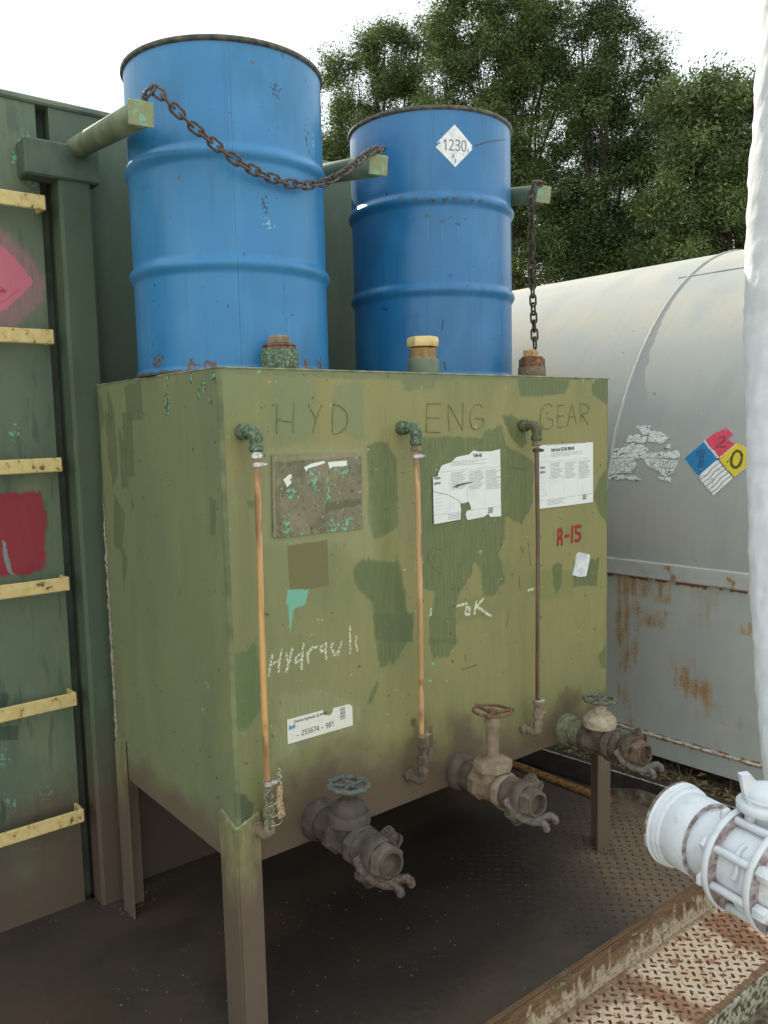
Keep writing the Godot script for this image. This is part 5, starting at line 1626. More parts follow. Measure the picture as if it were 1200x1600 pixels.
		var wire := mottled([rgb(150, 140, 120), rgb(206, 198, 178)], [0.3, 0.6], 0.05, 0.6, 0.0, 198, 0.2, 4.0)
		obj("tie_wire", st, wire, g)
		st = begin()
		w = []
		for i in 14:
			w.append(Vector3(xb + 0.03 + sin(i * 1.3) * 0.004, lo + 0.125 + i * 0.0035, z + 0.01 + cos(i * 1.1) * 0.003))
		tube(st, w, 0.0016, 5)
		obj("tie_wire", st, wire, g)
	elif kind == 1:
		box(st, Transform3D(Basis(Vector3.BACK, 0.06), Vector3(xb + 0.03, lo + 0.125, z + 0.006)), Vector3(0.014, 0.062, 0.005), 0.002)
		box(st, Transform3D(Basis(Vector3.BACK, -0.2), Vector3(xb + 0.026, lo + 0.07, z + 0.006)), Vector3(0.02, 0.05, 0.008), 0.003)
		obj("lever", st, m_grimy, g)
	else:
		drum_of(st, Vector3(xb, lo + 0.06, z), Vector3(xb + 0.036, lo + 0.06, z + 0.004), 0.007, 10, 0.002)
		box(st, Transform3D(Basis(Vector3.BACK, 0.3), Vector3(xb + 0.035, lo + 0.062, z + 0.004)), Vector3(0.012, 0.026, 0.008), 0.003)
		obj("lever", st, m_dust, g)

func hose_clamp(g: Node3D, c: Vector3, m: Material) -> void:
	var st := begin()
	lathe(st, v2([0.0098, -0.006, 0.0135, -0.0055, 0.0135, 0.0055, 0.0098, 0.006]), 18, Transform3D(Basis(), c))
	box(st, Transform3D(Basis(Vector3.UP, 0.5), c + Vector3(0.011, 0.0, 0.009)), Vector3(0.016, 0.011, 0.008), 0.002)
	drum_of(st, c + Vector3(0.012, -0.001, 0.012), c + Vector3(0.028, -0.001, 0.004), 0.0042, 8, 0.001)
	obj("hose_clamp", st, m, g)

func ring_points(c: Vector3, u: Vector3, w: Vector3, r: float, n: int, lobes := 0, amp := 0.0) -> Array:
	var o := []
	for i in n:
		var a := TAU * i / n
		o.append(c + (u * cos(a) + w * sin(a)) * r * (1.0 + amp * cos(a * lobes)))
	return o

# a drain: nipple, gate valve with handwheel, cam coupling with its plug and levers; it points out along z
func drain(t: Node3D, o: Vector3, kind: int) -> void:
	var v := node("drain_valve", t, ["dark dirty drain valve at the left", "dusty drain valve with the tall stem and thin rusty handwheel", "drain valve at the right with a pale bonnet"][kind])
	var up := Vector3.UP
	var zf := along(o, Vector3.BACK)
	var low: Material = mottled([rgb(58, 51, 45), rgb(72, 63, 56), rgb(84, 74, 65)], [0.3, 0.5, 0.75], 0.02, 0.72, 0.04, 201, 0.0, 2.5) if kind == 0 else m_grimy
	var body: Material = [low, m_dust, m_grimy][kind]
	var bonnet: Material = [low, m_dust, mottled([rgb(146, 131, 108), rgb(172, 156, 131), rgb(184, 169, 144)], [0.3, 0.5, 0.75], 0.03, 0.8, 0.04, 202, 0.0, 2.5)][kind]
	var st := begin()
	lathe(st, v2([0.058, -0.012, 0.060, 0.004, 0.056, 0.02, 0.051, 0.026, 0.048, 0.04]), 28, zf)
	obj("weld_collar", st, mottled([rgb(98, 88, 70), rgb(116, 116, 90), rgb(124, 140, 112)], [0.38, 0.52, 0.75], 0.03, 0.8, 0.06, 210, 0.0, 3.0) if kind == 2 else low, v)
	st = begin()
	lathe(st, v2([0.046, 0.02, 0.046, 0.098, 0.04, 0.1]), 28, zf)
	obj("nipple", st, mottled([rgb(96, 92, 70), rgb(120, 112, 88), rgb(128, 142, 110)], [0.3, 0.5, 0.75], 0.04, 0.8, 0.1, 203, 0.0, 3.0) if kind == 2 else low, v)
	# body: two hexagon ends and a waist, and the upright chamber
	st = begin()
	lathe(st, v2([0.0, 0.086, 0.053, 0.086, 0.057, 0.09, 0.057, 0.112, 0.050, 0.116, 0.047, 0.15, 0.050, 0.184, 0.057, 0.188, 0.057, 0.212, 0.053, 0.216, 0, 0.216]), 8, along(o, Vector3.BACK, 0.39))
	lathe(st, v2([0.043, -0.02, 0.043, 0.08]), 20, Transform3D(Basis(), o + Vector3(0, 0, 0.148)))
	obj("valve_body", st, body, v)
	var c := o + Vector3(0, 0, 0.148)
	st = begin()
	var hub_y := 0.0
	if kind == 0:
		lathe(st, v2([0.047, 0.042, 0.057, 0.048, 0.057, 0.072, 0.052, 0.076, 0.046, 0.078, 0.044, 0.09, 0.036, 0.103, 0.023, 0.109, 0.02, 0.114, 0, 0.114]), 24, Transform3D(Basis(), c))
		lathe(st, v2([0.021, 0.112, 0.0225, 0.114, 0.0225, 0.13, 0.014, 0.134, 0.0085, 0.135, 0.0085, 0.146, 0, 0.146]), 6, Transform3D(Basis(), c))
		hub_y = 0.148
	elif kind == 1:
		lathe(st, v2([0.05, 0.056, 0.062, 0.058, 0.062, 0.078, 0.057, 0.083, 0.044, 0.088, 0.026, 0.092, 0.024, 0.096, 0, 0.096]), 8, Transform3D(Basis(Vector3.UP, 0.2), c))
		lathe(st, v2([0.024, 0.088, 0.0195, 0.1, 0.0195, 0.19, 0.025, 0.192, 0.025, 0.212, 0.02, 0.216, 0.017, 0.22, 0.017, 0.226, 0, 0.226]), 10, Transform3D(Basis(), c))
		hub_y = 0.238
	else:
		lathe(st, v2([0.05, 0.05, 0.056, 0.053, 0.057, 0.08, 0.052, 0.086, 0.045, 0.089, 0.042, 0.098, 0.026, 0.102, 0.022, 0.104, 0, 0.104]), 24, Transform3D(Basis(), c))
		lathe(st, v2([0.022, 0.103, 0.022, 0.124, 0.013, 0.126, 0.013, 0.14, 0, 0.14]), 6, Transform3D(Basis(), c))
		hub_y = 0.148
	obj("bonnet", st, bonnet, v)
	# handwheel
	st = begin()
	var h := c + up * hub_y
	var tilt := Basis(Vector3.BACK, -0.05)
	var wr: float = [0.056, 0.058, 0.056][kind]
	if kind == 1:
		tube(st, ring_points(h, tilt.x, tilt.z, wr, 40), 0.0048, 8, false, true)
		for k in 3:
			var a := TAU * k / 3.0 + 0.5
			var d := tilt.x * cos(a) + tilt.z * sin(a)
			tube(st, [h - up * 0.006 + d * 0.01, h - up * 0.004 + d * 0.03, h + d * wr], [0.007, 0.0055, 0.0055], 8)
			tube(st, [h + d * (wr - 0.004), h + d * (wr + 0.006), h + d * (wr + 0.012)], [0.006, 0.0085, 0.004], 8)
		drum_of(st, h - up * 0.014, h + up * 0.008, 0.012, 6, 0.002)
	else:
		tube(st, ring_points(h, tilt.x, tilt.z, wr - 0.004, 72, 9, 0.055), 0.0075, 10, false, true)
		for k in 5:
			var a := TAU * k / 5.0
			var d := tilt.x * cos(a) + tilt.z * sin(a)
			tube(st, [h - up * 0.004, h + d * 0.026 - up * 0.001, h + d * (wr - 0.008)], [0.008, 0.005, 0.005], 8)
		drum_of(st, h - up * 0.014, h + up * 0.006, 0.014, 6, 0.002)
		drum_of(st, h + up * 0.004, h + up * 0.013, 0.008, 6, 0.001)
	var wheel: Material = [mottled([rgb(60, 64, 62), rgb(86, 90, 84), rgb(104, 104, 94)], [0.3, 0.5, 0.75], 0.04, 0.7, 0.1, 204, 0.0, 4.0), mottled([rgb(78, 66, 48), rgb(106, 82, 60), rgb(146, 88, 66)], [0.3, 0.5, 0.72], 0.03, 0.75, 0.1, 205, 0.0, 4.0), mottled([rgb(58, 62, 50), rgb(92, 94, 76), rgb(140, 136, 112)], [0.3, 0.5, 0.75], 0.05, 0.75, 0.1, 206, 0.0, 4.0)][kind]
	obj("handwheel", st, wheel, v)
	# coupling beyond the valve
	var dirn := Vector3(-0.09, 0.06, 1.0).normalized()
	var p0 := o + Vector3(0, 0, 0.2)
	var cf := along(p0, dirn)
	var cm: Material = [low, m_grimy, mottled([rgb(58, 48, 40), rgb(84, 70, 56), rgb(116, 98, 78)], [0.3, 0.5, 0.75], 0.03, 0.6, 0.04, 207, 0.1, 2.5)][kind]
	st = begin()
	lathe(st, v2([0.042, 0.0, 0.050, 0.008, 0.051, 0.034, 0.047, 0.038, 0.047, 0.062, 0.053, 0.066, 0.053, 0.1, 0.047, 0.106, 0.04, 0.104]), 24, cf)
	obj("coupling", st, cm, v)
	# plug: a squared block with a sunk round end
	st = begin()
	lathe(st, v2([0.047, 0.1, 0.047, 0.126, 0.041, 0.136, 0.032, 0.138, 0.030, 0.122, 0, 0.122]), 6, cf * Transform3D(Basis(Vector3.UP, 0.39), Vector3.ZERO))
	obj("plug", st, [m_grimy, m_grimy, mottled([rgb(74, 58, 46), rgb(100, 78, 62), rgb(118, 94, 76)], [0.3, 0.5, 0.75], 0.03, 0.65, 0.04, 211, 0.1, 2.5)][kind], v)
	st = begin()
	tube(st, ring_points(cf * Vector3(0, 0.138, 0), cf.basis.x, cf.basis.z, 0.032, 28), 0.0045, 8, false, true)
	obj("plug_rim", st, cm, v)
	# cam lugs and levers, one each side: an arched ear with its pin, an arm that runs forward and ends in a bent finger
	for s in [-1.0, 1.0]:
		st = begin()
		var side: Vector3 = (cf.basis.x * s).normalized()
		# turned round the pipe: the left one hangs low, the right one stands high
		side = side.rotated(dirn, 0.75)
		var fw := dirn
		var nrm: Vector3 = side.cross(fw).normalized()
		var base: Vector3 = p0 + fw * 0.082 + side * 0.05
		for e in [-1.0, 1.0]:
			prism(st, v2([-0.024, -0.006, 0.024, -0.006, 0.02, 0.016, 0.008, 0.026, -0.008, 0.026, -0.02, 0.016]), -0.004, 0.004, Transform3D(Basis(fw, side, fw.cross(side)), base + nrm * e * 0.017))
		drum_of(st, base + side * 0.013 - nrm * 0.024, base + side * 0.013 + nrm * 0.024, 0.006, 10, 0.001)
		drum_of(st, base + side * 0.008 - nrm * 0.012, base + side * 0.008 + nrm * 0.012, 0.016, 14, 0.002)
		for e in [-1.0, 1.0]:
			tube(st, ring_points(base + side * 0.011 + nrm * e * 0.0215, fw, side, 0.0125, 16), 0.0035, 6, false, true)
		obj("cam_lug", st, cm, v)
	# lever arms folded forward and down below the plug
	var lv: Material = [m_iron, mottled([rgb(70, 64, 60), rgb(96, 88, 80), rgb(120, 108, 96)], [0.3, 0.5, 0.75], 0.03, 0.6, 0.1, 208, 0.1, 3.0), mottled([rgb(66, 62, 56), rgb(92, 86, 78), rgb(112, 104, 94)], [0.3, 0.5, 0.75], 0.03, 0.6, 0.1, 209, 0.1, 3.0)][kind]
	for s in [0, 1]:
		st = begin()
		if s == 0:
			# broad arm along the lower left that ends in a short thick finger
			strap(st, [o + Vector3(-0.060, 0.014, 0.258), o + Vector3(-0.054, -0.008, 0.283), o + Vector3(-0.042, -0.026, 0.31), o + Vector3(-0.028, -0.034, 0.334), o + Vector3(-0.014, -0.035, 0.352)], Vector3(0.55, 0.6, -0.3), [0.03, 0.042, 0.04, 0.034, 0.026], 0.013)
			tube(st, [o + Vector3(-0.022, -0.033, 0.342), o + Vector3(-0.014, -0.036, 0.356), o + Vector3(-0.01, -0.046, 0.366), o + Vector3(-0.01, -0.056, 0.369), o + Vector3(-0.01, -0.062, 0.369)], [0.011, 0.011, 0.012, 0.0115, 0.006], 12)
		else:
			tube(st, [o + Vector3(-0.016, -0.03, 0.345), o + Vector3(0.0, -0.024, 0.36), o + Vector3(0.01, -0.021, 0.37), o + Vector3(0.016, -0.028, 0.377), o + Vector3(0.017, -0.038, 0.379), o + Vector3(0.017, -0.043, 0.379)], [0.0105, 0.0115, 0.0115, 0.012, 0.0115, 0.006], 12)
		obj("cam_lever", st, lv, v)


# ------------------------------------------------------------------ drums
const DRUMS := [Vector3(0.282, 1.795, -0.42), Vector3(1.1045, 1.795, -0.42)]
const DH := 0.875
const DR := 0.286

func drums() -> void:
	for i in 2:
		var at: Vector3 = DRUMS[i]
		var d := thing("steel_drum", ["tall blue steel drum behind the chain, nearer to the ladder", "blue steel drum bearing a white 1230 diamond"][i], "drum", at, "blue drums standing on the tank")
		var blue := [rgb(46, 122, 173), rgb(36, 108, 159)][i] as Color
		var p := Paint.new(TAU * DR, DH, 560, blue, 211 + i * 9)
		p.mottle(blue.lightened(0.09), 3.0, 1.5, 0.0, 0.5, 0.6)
		p.mottle(blue.darkened(0.12), 4.0, 2.0, 0.05, 0.55, 0.6, 30.0)
		p.mottle(blue.lightened(0.2), 14.0, 1.6, 0.3, 0.65, 0.2, 60.0)
		p.mottle(blue.darkened(0.25), 26.0, 1.2, 0.2, 0.6, 0.22, 75.0)
		p.specks(blue.darkened(0.4), 200.0, 0.0012, 0.004, 0.7, 8 + i)
		p.specks(rgb(140, 172, 192), 70.0, 0.0012, 0.0035, 0.5, 18 + i)
		# scuffs along the hoops
		var chipc := rgb(70, 66, 58)
		for hy in [0.292, 0.583]:
			for y in range(int((hy - 0.022) * p.k), int((hy + 0.01) * p.k)):
				for x in p.w:
					var s := Vector2(x / p.k, y / p.k)
					if p.n.get_noise_2d(s.x * 30.0, s.y * 70.0) > 0.42 + 12.0 * absf(s.y - hy + 0.004):
						p.buf[y * p.w + x] = p.buf[y * p.w + x].lerp(rgb(110, 120, 112), 0.7)
		if i == 0:
			p.stroke(v2([0.575, 0.007, 0.576, 0.201, 0.578, 0.398, 0.576, 0.616, 0.576, 0.855]), 0.003, rgb(36, 88, 132), 0.45, 0.35)
			p.stroke(v2([0.578, 0.008, 0.579, 0.201, 0.581, 0.398, 0.58, 0.616, 0.579, 0.855]), 0.002, rgb(110, 156, 190), 0.25, 0.45)
			for s in [[Vector2(0.431, 0), 0.12, 0.03], [Vector2(0.35, -0.004), 0.1, 0.02], [Vector2(0.514, 0.056), 0.02, 0.012], [Vector2(0.451, 0.118), 0.05, 0.03], [Vector2(0.726, 0.356), 0.02, 0.01], [Vector2(0.493, 0.425), 0.03, 0.03], [Vector2(0.331, 0.205), 0.03, 0.05], [Vector2(0.485, 0.475), 0.04, 0.02], [Vector2(0.294, 0.22), 0.02, 0.05]]:
				p.chips(s[0], Vector2(s[1] * 0.5, s[2]), [rgb(96, 88, 74), rgb(36, 64, 92), rgb(150, 180, 190)][int(s[0].x * 1000) % 3], 0.05, 60.0)
			for s in [Vector2(0.83, 0.834), Vector2(0.71, 0.852), Vector2(0.659, 0.857), Vector2(0.419, 0.86), Vector2(0.367, 0.854), Vector2(0.482, 0.86), Vector2(0.297, 0.843)]:
				p.chips(s, Vector2(0.03, 0.02), rgb(110, 64, 44), -0.1, 50.0)
			p.poly(v2([0, -0.01, 1.8, -0.01, 1.8, 0.004, 0, 0.004]), rgb(120, 104, 84), 0.9, 0.006, 0.4)
			p.poly(v2([0, 0.865, 1.8, 0.865, 1.8, 0.88, 0, 0.88]), rgb(110, 66, 44), 0.9, 0.01, 0.4)
			for s in [v2([0.425, 0.012, 0.425, 0.045]), v2([0.398, 0.011, 0.398, 0.051]), v2([0.368, 0.011, 0.369, 0.037])]:
				p.stroke(s, 0.004, rgb(110, 130, 140), 0.5, 0.2)
		else:
			for s in [[Vector2(0.758, 0.282), .012], [Vector2(0.71, 0.293), .012], [Vector2(0.659, 0.301), .014], [Vector2(0.615, 0.295), .016], [Vector2(0.582, 0.293), .014], [Vector2(0.525, 0.295), .012], [Vector2(0.492, 0.296), .012], [Vector2(0.812, 0.26), .012], [Vector2(0.672, 0.347), .012], [Vector2(0.622, 0.364), .013], [Vector2(0.594, 0.354), .011], [Vector2(0.568, 0.372), .013], [Vector2(0.545, 0.358), .011], [Vector2(0.544, 0.573), .01], [Vector2(0.513, 0.319), .006]]:
				p.chips(s[0], Vector2(s[1], s[1] * 0.6), chipc, -0.15, 90.0)
			for s in [v2([0.625, 0.685, 0.63, 0.716]), v2([0.842, 0.631, 0.823, 0.639]), v2([0.625, 0.821, 0.619, 0.849]), v2([0.505, 0.12, 0.456, 0.1, 0.335, 0.063])]:
				p.stroke(s, 0.004, rgb(24, 40, 60), 0.85, 0.1)
			for s in [v2([0.67, 0.353, 0.672, 0.425]), v2([0.568, 0.378, 0.569, 0.415]), v2([0.622, 0.371, 0.623, 0.42])]:
				p.stroke(s, 0.004, rgb(96, 140, 160), 0.4, 0.2)
			p.poly(v2([0, -0.01, 1.8, -0.01, 1.8, 0.003, 0, 0.003]), rgb(96, 84, 70), 0.8, 0.005, 0.4)
		var prof := PackedVector2Array([Vector2(0.27, 0.012), Vector2(0.286, 0.004), Vector2(0.291, 0.001), Vector2(0.2935, 0.006), Vector2(0.291, 0.013), Vector2(DR, 0.02)])
		for hy in [DH - 0.583, DH - 0.292]:
			for k in 9:
				prof.append(Vector2(DR, lerpf(hy - 0.27 if hy < 0.4 else hy - 0.261, hy - 0.031, k / 8.0)))
			for k in 13:
				var f := k / 12.0
				var a := sin(f * PI)
				prof.append(Vector2(DR + 0.0115 * pow(a, 1.7), hy - 0.026 + 0.052 * f))
		for k in 9:
			prof.append(Vector2(DR, lerpf(DH - 0.261, DH - 0.014, k / 8.0)))
		var st := begin()
		for dn in [[[1.9, 0.78, 0.07, 0.006], [2.35, 0.42, 0.09, 0.005], [1.55, 0.16, 0.06, 0.005], [2.6, 0.7, 0.05, 0.006], [1.35, 0.62, 0.06, 0.005], [2.1, 0.1, 0.05, 0.003]], [[3.05, 0.68, 0.06, 0.012], [2.2, 0.45, 0.08, 0.004], [1.7, 0.2, 0.07, 0.005], [2.75, 0.52, 0.05, 0.007], [1.5, 0.7, 0.05, 0.004]]][i]:
			dents.append([at + Vector3(cos(dn[0]) * DR, dn[1], sin(dn[0]) * DR), dn[2], dn[3]])
		lathe(st, prof, 120, Transform3D(Basis(), at), 0.0, DH)
		dents.clear()
		var m := p.material([0.4, 0.38][i])
		m.clearcoat_enabled = true
		m.clearcoat = 0.12
		m.clearcoat_roughness = 0.3
		obj("body", st, m, d)
		# chime: the rolled rim, and the lid inside it
		st = begin()
		lathe(st, v2([DR, DH - 0.014, 0.2915, DH - 0.012, 0.294, DH - 0.007, 0.293, DH - 0.001, 0.289, DH, 0.284, DH - 0.002, 0.282, DH - 0.02]), 96, Transform3D(Basis(), at))
		obj("rim", st, mottled([rgb(54, 60, 62), rgb(92, 88, 78), rgb(120, 112, 96)], [0.3, 0.5, 0.75], 0.03, 0.55, 0.05, 221 + i, 0.3, 2.0), d)
		st = begin()
		lathe(st, v2([0.283, DH - 0.02, 0.2, DH - 0.019, 0, DH - 0.018]), 64, Transform3D(Basis(), at))
		obj("lid", st, mottled([rgb(60, 80, 96), rgb(60, 110, 160), rgb(96, 90, 78)], [0.3, 0.5, 0.75], 0.02, 0.6, 0.05, 225, 0.0, 1.5), d)
		for b in [[0.19, 0.4, 0.032], [0.2, 3.5, 0.018]]:
			st = begin()
			var bc := at + Vector3(cos(b[1]) * b[0], DH - 0.019, sin(b[1]) * b[0])
			lathe(st, v2([b[2], 0, b[2], 0.01, b[2] * 0.7, 0.011, b[2] * 0.65, 0.006, 0, 0.006]), 20, Transform3D(Basis(), bc))
			obj("bung", st, m_silver, d)
		if i == 1:
			placard(d, at)

# white diamond with a number, wrapped on the second drum
func placard(d: Node3D, at: Vector3) -> void:
	var c := Vector2(2.023, 0.748)
	var wrap := func(u: float, v: float, out: float) -> Vector3:
		var a := c.x - u / DR
		return at + Vector3(cos(a) * (DR + out), c.y + v, sin(a) * (DR + out))
	var h := 0.067
	var st := begin()
	var n := 14
	for i in n:
		for j in n:
			var q := []
			for e in [[i, j], [i + 1, j], [i + 1, j + 1], [i, j + 1]]:
				var a := float(e[0]) / n * 2 - 1
				var b := float(e[1]) / n * 2 - 1
				var u := (a + b) / 2 * h * 1.02
				var v := (b - a) / 2 * h
				var an := c.x - u / DR
				q.append([wrap.call(u, v, 0.0012), Vector3(cos(an), 0, sin(an)), Vector2((a + 1) / 2, (b + 1) / 2)])
			# two nicked corners
			if (i == 0 and j < 2) or (i == n - 1 and j > n - 2):
				continue
			tri(st, q[0][0], q[1][0], q[2][0], q[0][1], q[1][1], q[2][1], q[0][2], q[1][2], q[2][2])
			tri(st, q[0][0], q[2][0], q[3][0], q[0][1], q[2][1], q[3][1], q[0][2], q[2][2], q[3][2])
	var pm := obj("placard", st, mottled([rgb(196, 204, 208), rgb(222, 226, 226), rgb(230, 232, 232)], [0.26, 0.4, 0.75], 0.02, 0.55, 0.0, 231, 0.0, 3.0), d, "white diamond with the number 1230")
	var tm := TextMesh.new()
	var f := SystemFont.new()
	f.font_names = PackedStringArray(["Droid Sans"])
	tm.font = f
	tm.text = "1230"
	tm.font_size = 48
	tm.pixel_size = 0.036 / 35.0
	tm.depth = 0.001
	tm.curve_step = 2.0
	var ar := tm.get_mesh_arrays()
	var vs: PackedVector3Array = ar[Mesh.ARRAY_VERTEX]
	var ns: PackedVector3Array = ar[Mesh.ARRAY_NORMAL]
	for i in vs.size():
		var an := c.x - vs[i].x * 0.78 / DR
		vs[i] = wrap.call(vs[i].x * 0.78, vs[i].y + 0.002, 0.0016 + vs[i].z)
		ns[i] = Vector3(cos(an) * ns[i].z, ns[i].y, sin(an) * ns[i].z) if absf(ns[i].z) > 0.5 else ns[i]
	ar[Mesh.ARRAY_VERTEX] = vs
	ar[Mesh.ARRAY_NORMAL] = ns
	ar[Mesh.ARRAY_TANGENT] = null
	var am := ArrayMesh.new()
	am.add_surface_from_arrays(Mesh.PRIMITIVE_TRIANGLES, ar)
	var o := MeshInstance3D.new()
	o.mesh = am
	o.material_override = mat(rgb(120, 120, 122), 0.7)
	put("lettering", o, pm)
	# scuffs of blue on the sticker
	st = begin()
	for b in [[-0.006, -0.032, 0.005, 0.01], [0.001, -0.047, 0.003, 0.012], [-0.052, 0.008, 0.006, 0.006], [0.046, -0.012, 0.003, 0.012]]:
		var q := []
		for e in [[-1, -1], [1, -0.8], [0.8, 1], [-0.7, 0.9]]:
			q.append(wrap.call(b[0] + e[0] * b[2] * 0.7, b[1] + e[1] * b[3] * 0.6, 0.0018))
		var nn := Vector3(cos(c.x), 0, sin(c.x))
		st = begin()
		quad(st, q[0], q[1], q[2], q[3], nn)
		obj("scuff", st, mat(rgb(110, 146, 176), 0.6), pm)


# ------------------------------------------------------------------ chains
var link_mesh: ArrayMesh
func make_link() -> void:
	var st := begin()
	var ps := []
	var r := 0.0112
	var half := 0.0135 - 0.0112 + 0.0075
	for i in 10:
		var a := PI * i / 9.0
		ps.append(Vector3(r * cos(a), half + r * sin(a), 0))
	for i in 10:
		var a := PI + PI * i / 9.0
		ps.append(Vector3(r * cos(a), -half + r * sin(a), 0))
	tube(st, ps, 0.0037, 8, false, true)
	link_mesh = st.commit()

func chain(called: String, label: String, path: PackedVector3Array, m: Material, roll0: float) -> void:
	var c := thing(called, label, "chain", path[0], "rusty chains on the pipe stubs")
	var curve := Curve3D.new()
	curve.bake_interval = 0.002
	for q in path:
		curve.add_point(q)
	var pitch := 0.0295
	var n := int(curve.get_baked_length() / pitch)
	for i in n:
		var s := (i + 0.5) * pitch
		var a := curve.sample_baked(s - 0.008)
		var b := curve.sample_baked(s + 0.008)
		var y := (b - a).normalized()
		var x := (y.cross(Vector3.BACK) if absf(y.z) < 0.9 else y.cross(Vector3.UP)).normalized()
		var bs := Basis(x, y, x.cross(y)) * Basis(Vector3.UP, roll0 + (PI / 2 if i % 2 else 0.0) + rng.randf_range(-0.22, 0.22))
		var o := MeshInstance3D.new()
		o.mesh = link_mesh
		o.material_override = m
		o.transform = Transform3D(bs, (a + b) / 2)
		put("link", o, c)

func chains() -> void:
	make_link()
	var rusty := mottled([rgb(68, 59, 54), rgb(94, 82, 75), rgb(124, 110, 101)], [0.3, 0.5, 0.75], 0.05, 0.75, 0.05, 241, 0.2, 6.0)
	var darker := mottled([rgb(44, 38, 32), rgb(66, 58, 48), rgb(92, 80, 64)], [0.3, 0.5, 0.75], 0.05, 0.7, 0.05, 242, 0.2, 6.0)
	var p1 := PackedVector3Array([Vector3(-0.082, 2.435, -0.165), Vector3(-0.085, 2.462, -0.155), Vector3(-0.073, 2.475, -0.135), Vector3(-0.061, 2.462, -0.12), Vector3(-0.032, 2.436, -0.113), Vector3(0.017, 2.4, -0.112), Vector3(0.087, 2.362, -0.112), Vector3(0.15, 2.332, -0.112), Vector3(0.216, 2.313, -0.11), Vector3(0.295, 2.303, -0.109), Vector3(0.359, 2.308, -0.11), Vector3(0.426, 2.329, -0.112), Vector3(0.494, 2.369, -0.112), Vector3(0.554, 2.416, -0.112), Vector3(0.595, 2.445, -0.118), Vector3(0.642, 2.465, -0.14), Vector3(0.682, 2.474, -0.165)])
	chain("chain", "rusty chain slung across the taller blue drum", p1, rusty, 0.7)
	var p3 := PackedVector3Array([Vector3(1.438, 2.492, -0.17), Vector3(1.371, 2.484, -0.14), Vector3(1.312, 2.462, -0.115), Vector3(1.292, 2.433, -0.107), Vector3(1.286, 2.367, -0.105), Vector3(1.288, 2.173, -0.105), Vector3(1.294, 2.042, -0.105), Vector3(1.303, 1.898, -0.105)])
	chain("chain", "dark chain hanging straight down at the right of the 1230 drum", p3, darker, 0.35)


